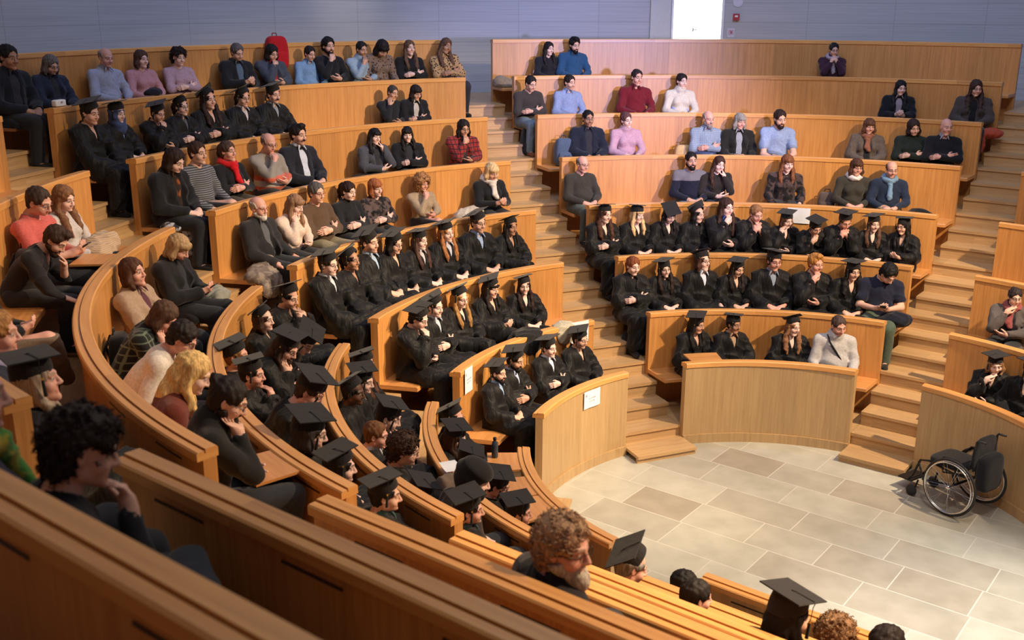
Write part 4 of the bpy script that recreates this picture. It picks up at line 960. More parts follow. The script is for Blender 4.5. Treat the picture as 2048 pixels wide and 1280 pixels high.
(2,-1.1009,1.007,0.000,'graduate with side-swept dark fringe holding a phone in the second row','gown','','fringe','#1d1412','l','phone',{'cap': (35, -18, 17.3), 'x': 1},0.006,0.009,0.103,-0.036,0.004,0.000,0.000,'graduates in black gowns'),
(2,-0.9627,0.900,0.000,'graduate with dark hair ending in blond tips at the aisle end of the second row','gown','','long','#2a1713','p','lap',{'cap': (0, -16.2, 15.1)},-0.150,-0.240,0.088,-0.021,-0.110,0.001,0.000,'graduates in black gowns'),
(1,-1.3848,0.911,0.000,'bearded graduate with a light blue collar at the left end of the front row','gown','#93aed2','crop','#1d1411','l','lap',{'cap': (0, -16.2, 14.2), 'b': 'beard', 'leg': 1},-0.021,-0.034,0.069,-0.042,-0.016,-0.000,0.000,'graduates in black gowns'),
(1,-1.2863,1.017,0.000,'graduate with dark stubble and white collar grinning, second in the front row','gown','#a9b6d6','short','#15100e','m','cross',{'cap': (20, -21.8, 9.1), 'b': 'beard'},0.001,0.002,0.247,-0.031,0.001,0.000,0.000,'graduates in black gowns'),
(1,-1.0809,0.948,0.000,'clean-shaven graduate with a wide white collar, third in the front row','gown','#ccd2e0','short','#231813','p','cross',{'cap': (5, -16.2, 6.0)},0.014,0.023,0.055,0.002,0.010,0.000,0.000,'graduates in black gowns'),
(1,-0.9314,0.963,0.000,'graduate with dark glasses in front of the taped white sheet','gown','','short','#17110f','l','lap',{'cap': (30, -16.2, 10.8), 'g': 1, 'stub': 1},0.062,0.099,0.143,0.017,0.045,0.000,0.000,'graduates in black gowns'),
(7,-0.5431,0.908,0.000,'person with long dark hair in a dark top beside the blue denim shirt','sweater','#1b1a20','long','#1a1312','p','lap',{'f': 1},0.097,0.155,0.091,-0.029,0.071,0.000,0.000,'seated audience'),
(7,-0.4939,1.019,0.000,'bearded person in a blue denim shirt on the top centre bench','shirt','#244a6d','quiff','#100d0d','l','lap',{'b': 'beard'},0.076,0.122,0.283,0.024,0.056,0.000,0.000,'seated audience'),
(7,-0.0029,0.923,0.000,'person in a maroon hoodie with both hands over the mouth','cowl','#3a1c2b','short','#120f12','l','both',{'g': 1, 'sc': ('tie', '#a89ba8')},0.094,0.151,0.215,0.027,0.069,0.000,0.000,'seated audience'),
(6,-0.6208,1.021,0.000,'person in a dark grey sweater and pale jeans with brown shoes by the stairs','sweater','#3a3533','crop','#1c1512','l','cross',{'leg': 1, 'tr': '#6d7f8a', 'sh': '#7c4a2c'},0.080,0.127,0.211,0.027,0.058,0.140,0.000,'seated audience'),
(6,-0.5345,0.989,0.000,'person in a pale blue shirt with dark stubble below the blue denim shirt','shirt','#8493b8','short','#1b1412','l','lap',{'stub': 1},0.121,0.194,0.130,-0.024,0.089,0.000,0.000,'seated audience'),
(6,-0.3936,1.091,0.000,'person in a dark red shirt alone on the sixth centre bench','shirt','#6a1220','crop','#2a1e1c','r','lap',{},0.077,0.124,0.090,-0.041,0.057,0.000,0.000,'seated audience'),
(6,-0.3006,1.005,0.000,'person in a white shawl sweater with dark hair pinned up','cowl','#cfc6b8','bun','#1d1413','p','lap',{'f': 1, 'in': '#a6b4e0'},0.113,0.181,0.082,-0.021,0.083,0.000,0.000,'seated audience'),
(6,0.1287,0.947,0.000,'person with long black hair and black coat on the dim upper right bench','coat','#121218','long','#120f12','p','phone',{'f': 1, 'in': '#8a7f86'},0.133,0.213,0.153,-0.005,0.098,0.000,0.000,'seated audience'),
(6,0.2657,1.003,0.000,'person with very long brown hair in a grey-brown coat, upper right bench end','coat','#463c38','wave','#3a261e','l','lap',{'f': 1, 'g': 1, 'in': '#141215', 'leg': 1},0.150,0.257,0.156,0.040,0.115,0.000,0.000,'seated audience'),
(5,-0.5302,1.057,0.000,'person in a navy parka beside the blue backpack','coat','#161c2c','crop','#0f0d0e','t','lap',{'g': 1, 'tr': '#3f5f7a', 'stub': 1},0.020,0.032,0.075,-0.024,0.014,0.000,0.000,'seated audience'),
(5,-0.4411,1.009,0.000,'person with pinned-up auburn hair in a pale pink cowl sweater','cowl','#bc96a8','bun','#5a3a38','p','lap',{'f': 1},0.094,0.150,0.074,0.150,0.069,0.000,0.000,'seated audience'),
(5,-0.2613,1.034,0.000,'balding person with a grey beard in a blue check shirt, arms folded','shirt','check:#a9b4c2:#4f6788','bald','#8c8078','r','cross',{'b': 'beard', 'bc': '#8c8480'},0.118,0.189,0.140,-0.002,0.087,0.000,0.000,'seated audience'),
(5,-0.1917,0.983,0.000,'smiling person with short grey hair in a black cardigan','jacket','#1c1a18','bobf','#8f8a82','r','sides',{'in': '#8f949c', 'f': 1, 'x': 1},0.112,0.180,0.136,-0.036,0.082,0.000,0.000,'seated audience'),
(5,-0.1073,1.092,0.000,'bearded person in a light blue t-shirt resting both arms on the rail','tee','#8d9fc4','short','#2a1a14','l','knees',{'b': 'beard', 'x': 1},0.121,0.194,0.148,0.025,0.089,0.105,0.000,'seated audience'),
(5,0.0831,0.950,0.000,'person in a grey coat with a brown check scarf','coat','#62564e','bobf','#5c3a2a','r','lap',{'sc': ('tail', 'check:#7a6a50:#a0493a'), 'f': 1},0.113,0.181,0.102,-0.028,0.083,0.000,0.000,'seated audience'),
(5,0.1740,0.985,0.000,'person with shoulder-length brown hair in a dark green turtleneck','turtle','#1b241f','bob','#2a1c18','l','cross',{'f': 1},0.150,0.253,0.227,0.131,0.114,0.000,0.000,'seated audience'),
(5,0.2370,1.025,0.000,'bald person in a black sweater with folded arms','sweater','#12131a','none','#7a6a60','r','cross',{'fat': 3, 'in': '#9a9aa6'},0.150,0.292,0.094,-0.009,0.125,0.000,0.000,'seated audience'),
(4,-0.5924,1.023,0.000,'grey-haired person with glasses and dark grey sweater alone beside the stairs','sweater','#35322e','bald','#6f6a66','r','lap',{'g': 1, 'leg': 1, 'tr': '#4d5650', 'fat': 3},0.091,0.146,0.128,-0.029,0.067,0.000,0.000,'seated audience'),
(4,-0.3177,1.055,0.000,'bearded person in a navy sweater with a grey yoke','sweater','yoke:#6e6c72:#15182a','crop','#140f0e','m','lap',{'b': 'beard', 'tr': '#47687a'},0.049,0.078,0.068,0.035,0.036,0.000,0.000,'seated audience'),
(4,-0.2539,0.978,0.000,'person with long brown hair in a dark sweater, cheek on hand','sweater','#26211f','long','#3c2319','p','cheek',{'f': 1, 'm': 1},0.081,0.130,0.137,-0.146,0.060,0.000,0.000,'seated audience'),
(4,-0.0890,1.031,0.000,'person with long light brown hair in a black lace dress','lace','blotch:#141214:#4a3a38','fringe','#7a4a2e','p','sides',{'f': 1},0.109,0.175,0.121,-0.013,0.080,0.000,0.000,'seated audience'),
(4,0.0705,1.001,0.000,'person with a white collar over a dark grey knit beside the small grey backpack','sweater','#38352f','bobf','#4a2c20','r','lap',{'g': 1, 'f': 1, 'sc': ('r', '#d3cfd0')},0.125,0.200,0.066,-0.042,0.092,0.000,0.000,'seated audience'),
(4,0.1508,1.001,0.000,'bald person with glasses, navy jumper and light blue scarf','sweater','#1d2a40','bald','#4a2c20','r','lap',{'g': 1, 'sc': ('tie', '#6f8fae'), 'tr': '#8b7448', 'stub': 1, 'x': 1},0.114,0.182,0.120,0.002,0.084,0.000,0.000,'seated audience'),
(3,-0.5940,1.001,0.000,'graduate with long wavy brown hair, arms folded, beside the very blond graduate','gown','','wave','#4a2a1e','p','cross',{'cap': (30, -16, -1.5), 'leg': 1},0.097,0.155,0.098,-0.072,0.071,0.000,0.000,'graduates in black gowns'),
(3,-0.4993,0.963,0.000,'graduate with long very blond hair over one shoulder','gown','','fringe','#d9b684','p','lap',{'cap': (45, -8.8, -6.8)},0.125,0.200,0.074,-0.022,0.091,0.000,0.000,'graduates in black gowns'),
(3,-0.4107,0.953,0.000,'graduate with black fringe and glasses whose board faces forward','gown','','fringe','#15100f','p','lap',{'cap': (5, 28, 5.8), 'g': 1},0.087,0.140,0.322,0.008,0.064,0.000,0.000,'graduates in black gowns'),
(3,-0.3315,0.937,0.000,'graduate in a black turtleneck looking sideways under a tipped board','gown','#17161a','bob','#14100f','l','lap',{'cap': (40, -50, -3.5)},0.150,0.345,0.096,-0.032,0.140,0.000,0.000,'graduates in black gowns'),
(3,-0.2537,1.097,0.000,'bareheaded gowned graduate with long hair and a bright blue sleeve, hand at mouth','gown','#2c4fa0','long','#3a241b','p','chin',{'leg': 0},0.140,0.224,0.089,-0.004,0.103,0.000,0.000,'graduates in black gowns'),
(3,-0.1778,1.032,0.000,'bareheaded fair-haired graduate with both hands clasped before the mouth','gown','','short','#8a6240','r','both',{},0.133,0.213,0.147,-0.007,0.097,0.175,0.000,'graduates in black gowns'),
(3,-0.0928,0.900,0.000,'graduate with chin in hand in front of the white sheet on the panel','gown','','bob','#6a4330','p','cheek',{'cap': (35, -8.8, 3.7)},0.150,0.269,0.105,0.003,0.118,0.160,0.000,'graduates in black gowns'),
(3,-0.0197,0.900,0.000,'graduate with dark hair and chin resting on a fist, board level','gown','','bun','#1b1210','l','chin',{'cap': (25, -12.0, -4.6)},0.150,0.240,0.124,-0.005,0.110,0.422,0.000,'graduates in black gowns'),
(3,0.0588,0.988,0.000,'graduate with a light blue cuff scratching the nose','gown','','short','#6a452c','r','both',{'cap': (35, -23.2, 1.0)},0.142,0.227,0.367,0.026,0.104,0.140,0.000,'graduates in black gowns'),
(3,0.1371,0.900,0.000,'graduate with shoulder-length brown hair framing the face, board level','gown','','long','#5a3d2e','p','lap',{'cap': (30, -8.8, 8.1)},0.150,0.243,0.102,0.020,0.111,0.024,0.000,'graduates in black gowns'),
(3,0.2186,0.900,0.000,'graduate with long black hair and glasses turned back toward the other graduates','gown','','long','#120e0f','l','phone',{'cap': (30, -8.8, 4.4), 'g': 1, 'leg': 1},-0.133,-0.212,0.086,0.002,-0.097,0.035,0.000,'graduates in black gowns'),
(2,-0.5806,1.017,0.000,'bareheaded smiling graduate with auburn hair beside the stairs, arms folded','gown','#1a181b','pony','#7a4226','p','cross',{'leg': 1},0.035,0.056,0.134,-0.034,0.026,0.000,0.000,'graduates in black gowns'),
(2,-0.4707,0.917,0.000,'smiling graduate with glasses and a black polo neck, board tipped to one side','gown','#151417','long','#2a1a14','p','lap',{'cap': (30, -8.8, 6.3), 'g': 1},0.030,0.049,0.078,0.085,0.022,0.000,0.000,'graduates in black gowns'),
(2,-0.3516,1.040,0.000,'smiling graduate with a round white collar and glasses, arms hanging down','gown','#cdd4e8','bob','#4a2c20','p','sides',{'cap': (35, -22, -4.3), 'g': 1},0.150,0.303,-0.069,0.005,0.128,0.000,0.000,'graduates in black gowns'),
(2,-0.2445,0.922,0.000,'graduate with dark shoulder-length hair and a hanging tassel, second centre row','gown','','long','#231815','l','lap',{'cap': (28, -13.6, 8.5)},0.147,0.236,0.253,-0.005,0.108,0.000,0.000,'graduates in black gowns'),
(2,-0.1300,1.084,0.000,'smiling graduate in glasses with checked shirt cuffs, hands joined','gown','check:#a9b4c4:#5a6a86','short','#1d1412','r','lap',{'cap': (32, -8.8, -8.8), 'g': 2, 'fat': 3},0.115,0.184,0.105,0.001,0.084,0.000,0.000,'graduates in black gowns'),
(2,-0.0061,1.076,0.000,'bareheaded blond graduate with a hand on the chin','gown','','quiff','#b0783c','r','chin',{},0.150,0.370,0.100,0.003,0.147,0.000,0.000,'graduates in black gowns'),
(2,0.1087,0.994,0.000,'graduate with curly black hair and dark lipstick','gown','','wave','#110d0e','l','lap',{'cap': (28, -8.8, 0.9)},0.150,0.275,0.151,0.017,0.120,0.000,0.000,'graduates in black gowns'),
(2,0.1989,1.120,0.000,'person in a navy t-shirt bent over a phone at the row end','tee','#1a1e33','messy','#0f0d0e','l','phone',{'leg': 1, 'tr': '#4c5a4c', 'sh': '#26241f'},0.150,0.418,0.744,-0.021,0.160,0.022,0.000,'seated audience'),
(1,-0.4352,0.968,0.000,'graduate with long dark hair looking aside at the left of the front centre row','gown','','long','#14100f','m','lap',{'cap': (25, -8.8, 6.5)},0.150,0.359,0.151,0.030,0.143,0.000,0.000,'graduates in black gowns'),
(1,-0.2903,0.942,0.000,'graduate with an open beige collar in the front centre row','gown','#a98c72','short','#15100e','t','lap',{'cap': (37, -8.8, -7.2)},0.150,0.337,0.065,-0.005,0.137,0.000,0.000,'graduates in black gowns'),
(1,-0.0680,0.939,0.000,'graduate with long light brown curls and a tipped board in the front centre row','gown','','wave','#8a6142','p','lap',{'cap': (45, -34, 0.2)},0.150,0.345,0.078,-0.037,0.140,0.000,0.000,'graduates in black gowns'),
(1,0.0935,1.065,0.000,'person in a white shawl-collar sweater with a dark bag strap across the chest','cowl','#b9b6b6','crop','#4a3a34','r','sides',{'strap': 1, 'stub': 1, 'fat': 2},0.150,0.308,0.274,0.035,0.129,0.000,0.000,'seated audience'),
(2,0.5779,0.950,0.000,'person with glasses and a pink scarf covering the mouth at the right edge','coat','#57504e','bun','#2c2222','l','chin',{'g': 1, 'sc': ('tail', '#8f4a4a'), 'f': 1, 'leg': 1},0.150,0.416,0.127,0.014,0.160,0.000,0.000,'seated audience'),
(1,0.6697,0.922,0.000,'graduate with fair hair and a hand over the mouth on the right block front row','gown','','bob','#8f6a4a','p','chin',{'cap': (30, -8.8, 0)},0.150,0.414,0.145,0.041,0.159,0.070,0.000,'graduates in black gowns'),
(1,0.7917,0.974,0.000,'graduate at the right edge of the picture, only an arm showing','gown','','short','#1c1412','l','lap',{'cap': (42, -8.8, 0)},0.150,0.424,0.152,-0.009,0.162,0.000,0.000,'graduates in black gowns'),
(5,-1.9234,1.120,0.000,'person in a salmon pink t-shirt with glasses looking down at a phone','tee','#c9605a','crop','#3a2a22','r','phone',{'g': 1},-0.085,-0.136,0.435,0.029,-0.063,-0.050,0.000,'seated audience'),
(5,-1.8446,0.990,0.000,'person with long wavy light brown hair in a white top beside the salmon t-shirt','sweater','#c5bcba','wave','#7a5438','p','lap',{'f': 1},-0.094,-0.150,0.237,0.001,-0.069,0.000,0.000,'seated audience'),
(5,-2.0156,0.970,0.000,'bearded person in a dark brown sweater reaching an arm to the rail','pushed','#1e1a1c','quiff','#3c281e','l','rail',{'b': 'beard', 'fat': 1},-0.103,-0.164,0.143,-0.016,-0.075,0.582,0.000,'seated audience'),
(5,-2.5035,1.061,0.000,'person with fair hair and a lavender scarf at the left edge, in profile','coat','#1d2030','messy','#a0703f','r','lap',{'sc': ('r', '#8f8aa8'), 'f': 1},-0.130,-0.208,0.054,0.005,-0.096,0.000,0.000,'seated audience'),
(5,-2.6081,0.975,0.000,'graduate with long grey hair under a wide flat cap near the left edge','gown','','long','#a08f7c','r','lap',{'cap': (25, 2.8, -0.2)},-0.150,-0.251,-0.085,-0.015,-0.113,0.000,0.000,'graduates in black gowns'),
(6,-3.2243,1.091,0.000,'person in a navy coat with a yellow and green scarf at the left edge','coat','#161b36','bob','#6a4a30','r','lap',{'sc': ('tail', 'blotch:#b8a43c:#4f8a3c'), 'f': 1},-0.125,-0.200,0.106,-0.038,-0.092,0.000,0.000,'seated audience'),
(5,-2.2434,0.970,0.000,'person mostly beyond the left edge in black with brown trousers','sweater','#17171a','short','#1c1412','r','phone',{'tr': '#6a5a4c', 'x': 1},-0.092,-0.147,0.205,0.041,-0.067,0.044,0.000,'seated audience'),
(4,-1.9810,1.040,0.000,'person with a brown bob and beige jacket against the curved panel','jacket','#a38a74','bob','#4f3020','r','cross',{'in': '#57303a', 'f': 1},-0.120,-0.192,-0.025,-0.040,-0.088,-0.075,0.000,'seated audience'),
(4,-1.8078,1.059,0.000,'person with short fair hair in a black coat looking at a phone','coat','#18171a','bobf','#a88a64','r','phone',{'f': 1},-0.064,-0.103,0.500,-0.032,-0.047,0.000,0.000,'seated audience'),
(4,-2.1380,1.010,0.000,'person with brown hair in a dark plaid flannel shirt bent forward','shirt','plaid:#181a1c:#5f6a5a','bob','#4f3728','r','cheek',{},-0.121,-0.194,0.218,0.028,-0.089,0.489,0.000,'seated audience'),
(4,-2.2401,1.040,-0.050,'person with dark hair and a cream shirt leaning forward beside the flannel shirt','sweater','#d3c8bc','messy','#1e1412','r','lap',{'g': 1},-0.142,-0.227,0.068,0.037,-0.104,0.606,0.000,'seated audience'),
(4,-2.4449,1.120,0.000,'person with long pale blond hair in a rust-coloured jumper','turtle','#6a2e22','long','#dcb474','p','lap',{'f': 1},-0.147,-0.236,0.161,-0.036,-0.108,0.332,0.000,'seated audience'),
(4,-2.5479,1.120,-0.050,'bearded person with tied-back dark hair and glasses in a black hoodie, face on hand','cowl','#141312','bun','#201715','l','cheek',{'b': 'beard', 'g': 1, 'x': 0},-0.150,-0.333,0.334,-0.007,-0.136,0.196,0.000,'seated audience'),
(3,-1.7373,1.008,0.000,'graduate smiling with both hands raised at the mouth, top of the left graduates','gown','','short','#15100f','l','both',{'cap': (20, -32.4, -0.8), 'stub': 1},-0.100,-0.160,0.151,0.012,-0.073,0.105,0.000,'graduates in black gowns'),
(3,-1.8657,0.930,0.000,'graduate with brown bobbed hair and a steeply tipped board seen from behind','gown','','bob','#3f271c','p','lap',{'cap': (35, -42.4, 2.2)},-0.079,-0.126,0.061,0.031,-0.058,0.000,0.000,'graduates in black gowns'),
(3,-1.9312,1.040,-0.050,'graduate with glasses smiling behind the long-haired bearded one','gown','','crop','#1d1512','p','lap',{'cap': (40, -0.4, 6.2), 'g': 1},-0.150,-0.315,0.143,-0.004,-0.131,0.655,0.000,'graduates in black gowns'),
(3,-2.0273,1.040,-0.050,'long-haired bearded graduate with glasses and a hand over the mouth','gown','','long','#3a241a','l','cheek',{'cap': (10, -10.4, 3.6), 'g': 1, 'b': 'beard'},-0.150,-0.310,0.110,0.037,-0.130,0.425,0.000,'graduates in black gowns'),
(3,-2.0983,1.000,0.050,'graduate with cropped fair brown hair under a low board beside the curved panel','gown','','crop','#8a5f3a','r','lap',{'cap': (30, -16.4, 3.3)},-0.084,-0.134,0.066,0.002,-0.061,-0.093,0.000,'graduates in black gowns'),
(3,-2.1818,0.972,0.000,'graduate with a hand on the chin above the dark hooded person','gown','','short','#1b1311','r','chin',{'cap': (30, -16.4, 0.6), 'stub': 1},-0.149,-0.239,0.064,-0.030,-0.109,0.000,0.000,'graduates in black gowns'),
(3,-2.2886,1.120,-0.050,'graduate half hidden by a wide grey-lit board','gown','','short','#3a261c','r','lap',{'cap': (50, -4.0, 7.5)},-0.150,-0.301,0.143,-0.016,-0.127,0.433,0.000,'graduates in black gowns'),
(3,-2.4739,1.086,0.000,'graduate with glasses and grey-brown hair below a large tilted board','gown','','bob','#3a3432','p','lap',{'cap': (35, 2.0, 4.1), 'g': 1},-0.150,-0.325,0.202,-0.018,-0.134,0.000,0.000,'graduates in black gowns'),
(3,-2.5604,0.946,0.000,'graduate with dark shoulder-length hair and a red earring, in profile','gown','','bob','#1a1412','p','lap',{'cap': (30, -21.2, 3.4)},-0.150,-0.326,0.106,-0.013,-0.134,0.000,0.000,'graduates in black gowns'),
(3,-2.6549,0.908,0.000,'graduate in strict profile with a long hanging tassel at the end of the third row','gown','#3a5a58','short','#17110f','l','lap',{'cap': (25, -18.4, -0.4)},-0.150,-0.421,0.079,-0.042,-0.161,-0.000,0.000,'graduates in black gowns'),
(2,-1.8418,1.000,0.000,'graduate with long auburn hair behind the upper two boards, second row','gown','','long','#5a3424','p','lap',{'cap': (30, -24.4, 1.2)},-0.089,-0.143,0.110,-0.027,-0.066,-0.002,0.000,'graduates in black gowns'),
(2,-1.9414,1.000,0.000,'graduate in profile with a board hiding the hair, second row','gown','','crop','#1c1412','p','lap',{'cap': (40, -6.4, 7.4)},-0.118,-0.188,0.150,-0.034,-0.086,0.036,0.000,'graduates in black gowns'),
(2,-2.0132,1.000,0.050,'dark-skinned graduate smiling, board standing upright behind the head','gown','','crop','#0f0c0b','d','lap',{'cap': (40, -36.4, -1.5)},-0.109,-0.175,0.098,-0.000,-0.080,-0.002,0.000,'graduates in black gowns'),
(2,-2.1652,1.040,-0.050,'graduate with a hand to the chin and blue garment, second row','gown','','crop','#1c1412','p','chin',{'cap': (35, -0.8, -1.0)},-0.133,-0.212,0.198,0.001,-0.097,0.190,0.000,'graduates in black gowns'),
(2,-2.2430,0.979,0.000,'bareheaded graduate with short brown hair and white collar, hand near chin','gown','#d0cfd4','crop','#6a4428','r','chin',{},-0.150,-0.242,0.155,-0.014,-0.111,0.000,0.000,'graduates in black gowns'),
(2,-2.3724,1.120,0.000,'bareheaded graduate with dark curly hair and glasses seen from behind','gown','','curl2','#3a241a','l','lap',{'g': 1},-0.150,-0.272,0.196,0.012,-0.119,0.040,0.000,'graduates in black gowns'),
(2,-2.4723,0.900,0.050,'graduate bowed under a grey-lit board with a blue and white item in hand','gown','','short','#1c1412','r','phone',{'cap': (30, -4.4, -1.9)},-0.150,-0.364,0.612,-0.039,-0.145,-0.098,0.000,'graduates in black gowns'),
(2,-2.6019,0.962,0.000,'graduate with small earring and large dark board at the end of the second row','gown','#35505a','bun','#17110f','r','lap',{'cap': (25, -12.4, 3.3)},-0.150,-0.455,0.060,0.021,-0.171,0.000,0.000,'graduates in black gowns'),
(1,-1.8477,1.000,0.000,'graduate with glasses and short beard at the start of the curved front row','gown','','crop','#1a1210','r','lap',{'cap': (25, -28.4, 3.8), 'g': 1, 'b': 'beard'},-0.128,-0.205,0.069,-0.036,-0.094,-0.075,0.000,'graduates in black gowns'),
(1,-1.9744,1.000,0.050,'graduate hidden beneath a broad board, front left row','gown','','long','#3f261a','p','lap',{'cap': (42, -3.6, 1.0)},-0.118,-0.189,0.283,0.015,-0.086,-0.008,0.000,'graduates in black gowns'),
(1,-2.1210,0.970,0.050,'graduate in profile below a tilted board, front left row','gown','','short','#15100f','r','lap',{'cap': (20, 6.0, -0.3)},-0.150,-0.296,0.148,-0.018,-0.126,0.115,0.000,'graduates in black gowns'),
(2,-2.5365,1.120,-0.050,'bearded person in a black turban-like cap and brown jacket','jacket','#3a2f2a','turban','#161316','p','lap',{'b': 'beard', 'bc': '#15100e', 'in': '#2a2626'},-0.150,-0.389,0.069,-0.005,-0.152,0.277,0.000,'seated audience'),
(1,-2.2793,0.967,0.000,'graduate with round glasses just past the black turban-like cap','gown','','crop','#1b1412','r','lap',{'cap': (30, -0.4, 5.7), 'g': 1},-0.150,-0.372,0.153,0.041,-0.147,0.175,0.000,'graduates in black gowns'),
(1,-2.4524,0.967,0.000,'graduate in clean profile with a large board, last in the curved front row','gown','','crop','#1c1412','r','lap',{'cap': (25, -6.4, 1.3)},-0.150,-0.411,0.078,0.041,-0.158,0.000,0.000,'graduates in black gowns'),
(2,-3.3352,1.000,0.000,'grey-haired graduate whose board is tipped steeply toward the stage','gown','','short','#7d7872','r','lap',{'cap': (50, -60, 0)},-0.150,-0.429,0.264,-0.044,-0.163,0.105,0.000,'graduates in black gowns'),
(4,-4.1275,1.086,0.000,'person with a long grey beard, glasses and curly greying hair in a black jacket','jacket','#1c191d','curl2','#a8876a','r','sides',{'g': 1, 'b': 'long', 'bc': '#b5ad9f', 'fat': 4, 'z': 0.09},-0.150,-0.948,0.102,0.000,-0.310,-0.000,0.000,'seated audience'),
(1,-3.2777,0.935,0.000,'person with short black hair in the near front row, seen from behind','sweater','#221c1c','short','#120e0e','m','lap',{},-0.150,-0.503,0.105,-0.043,-0.184,0.070,0.000,'seated audience'),
(2,-3.7896,0.931,0.000,'person with short dark brown hair in the near second row, seen from behind','sweater','#2a2624','short','#1c1513','r','lap',{},-0.150,-0.380,0.062,-0.009,-0.150,0.140,0.000,'seated audience'),
(2,-4.3615,1.120,0.000,'graduate with long black hair and a flat square board in the near second row','gown','','long','#110e0f','l','lap',{'cap': (22, 8, 0)},-0.150,-0.332,0.125,-0.017,-0.136,0.030,0.000,'graduates in black gowns'),
(1,-4.3436,1.036,0.000,'person with sandy curly hair at the bottom edge','sweater','#4a4038','curly','#7a5a3e','r','lap',{},-0.150,-0.398,0.114,0.003,-0.155,0.000,0.000,'seated audience'),
(1,-4.6412,1.120,0.000,'person with dark hair at the bottom edge beside the sandy curls','sweater','#2a2830','short','#1c1414','r','lap',{},-0.150,-0.278,0.121,0.019,-0.121,0.013,0.000,'seated audience'),
(6,-3.6229,0.921,0.000,'person with thick curly dark hair resting the chin on a fist, closest to the viewer','sweater','#14161c','curly','#261712','l','chin',{'x': 'f', 'tr': '#141a26', 'fat': 2, 'z': 0.03},-0.150,-0.269,0.058,-0.015,-0.118,0.244,0.000,'seated audience'),
]
FIG = {}
for a in PEOPLE: FIG[a[4]] = person(*a)
# ---------------------------------------------------------------- things on the benches
def onpt(k, s, dr, z): p = plan(RR[k]+dr, s); nx, ny = outward(s); return (p[0], p[1], z), math.atan2(-ny, -nx)-math.pi/2
def lump(name, k, s, dr, z, blobs, spec, label, cat, amp=.014, h=.010, sx=46, rz=0, cut=None, group=None):
    """soft folded cloth: blobs (centre, radii) in a frame facing the stage"""
    lo = np.min([np.array(c)-np.array(r) for c, r in blobs], 0)-.04; hi = np.max([np.array(c)+np.array(r) for c, r in blobs], 0)+.04
    f = Field(lo, hi, h)
    for c, r in blobs: f.ell(c, r, .035)
    f.disp(folds(amp, sx, 17)); f.plane((0, 0, 1), .0 if cut is None else cut)
    V, F = f.mesh(); V, F = decimate(relax(V, F, 1, .3), F, .4)
    loc, r = onpt(k, s, dr, z)
    o = rawmesh(name, V, F, cloth(spec), True, loc=loc, label=label, cat=cat, group=group); o.rotation_euler = (0, 0, r+rz); return o
def rbox(name, w, d, h, mat, parent, c=(0, 0, 0), p=5, taper=.0, n=18, label=None):
    """soft rounded box (superellipsoid)"""
    V = []; F = []; m = n
    for i in range(m+1):
        t = -math.pi/2+math.pi*i/m; ct, st = math.cos(t), math.sin(t)
        for j in range(2*n):
            a = math.pi*j/n; sg = lambda v: math.copysign(abs(v)**(2/p), v)
            z = sg(st); k = 1-taper*max(0, z)
            V.append((c[0]+w/2*sg(ct)*sg(math.cos(a))*k, c[1]+d/2*sg(ct)*sg(math.sin(a))*k, c[2]+h/2*z))
    for i in range(m):
        for j in range(2*n):
            j2 = (j+1) % (2*n); F.append([i*2*n+j, i*2*n+j2, (i+1)*2*n+j2, (i+1)*2*n+j])
    return rawmesh(name, V, F, mat, True, parent=parent, label=label)
def backpack(k, s, dr, z, w, d, h, spec, spec2, label, tilt=0, badge=None):
    loc, r = onpt(k, s, dr, z); root = empty('backpack', loc, r, label=label, cat='backpack')
    root.rotation_euler = (tilt, 0, r)
    rbox('bag_body', w, d, h, cloth(spec), root, (0, 0, h/2), 4.5, .12)
    rbox('front_pocket', w*.78, d*.45, h*.46, cloth(spec), root, (0, d*.45, h*.30), 4.5)
    b = MB()
    for sx in (-1, 1): b.tube([(sx*w*.28, -d*.45, h*.9), (sx*w*.33, -d*.72, h*.6), (sx*w*.33, -d*.5, h*.12)], .011, 6)
    b.build('shoulder_straps', cloth(spec2), root, True)
    b = MB(); b.tube([(-.04, -d*.2, h*.97), (-.03, -d*.2, h+.035), (.03, -d*.2, h+.035), (.04, -d*.2, h*.97)], .007, 6); b.build('top_handle', cloth(spec2), root, True)
    b = MB(); b.tube([(-w*.44, d*.18, h*.30), (-w*.43, d*.25, h*.78), (0, d*.3, h*.92), (w*.43, d*.25, h*.78), (w*.44, d*.18, h*.30)], .0035, 5); b.build('zip', cloth('#101012'), root, True)
    if badge:
        bb = MB(); bb.box((0, d*.695, h*.36), (.085, .004, .034)); bo = bb.build('badge', cloth('#1c2030'), root, label='dark badge with red and white lettering')
        c = bpy.data.curves.new('badge_text', 'FONT'); c.body = badge; c.size = .019; c.extrude = .0008; c.align_x = 'CENTER'; c.align_y = 'CENTER'
        t0 = bpy.data.objects.new('tmp', c); COL.objects.link(t0); dg = bpy.context.evaluated_depsgraph_get(); me = bpy.data.meshes.new_from_object(t0.evaluated_get(dg)); bpy.data.objects.remove(t0)
        me.materials.clear(); me.materials.append(cloth('#d8c8c8')); to = bpy.data.objects.new('badge_text', me); link(to, bo); to.location = (0, d*.695+.0035, h*.36); to.rotation_euler = (math.pi/2, 0, math.pi)
    return root
backpack(7, -1.0621, -.055, HH[7]-.36, .34, .17, .46, '#b3121c', '#7a0c14', 'bright red backpack propped against the back panel of the top left centre bench')
backpack(5, -0.5832, -.20, SEAT[5], .29, .19, .40, '#4a5a72', '#2a3040', 'blue-grey backpack on the bench beside the navy parka', badge='EASTPAK')
backpack(5, -0.3095, -.17, SEAT[5], .26, .14, .27, '#c9a878', '#8a6a44', 'small beige backpack on the bench beside the blue check shirt')
backpack(4, 0.0124, -.16, SEAT[4], .24, .14, .27, '#5a4d4a', '#2c2526', 'small grey backpack on the bench left of the white-collared person')
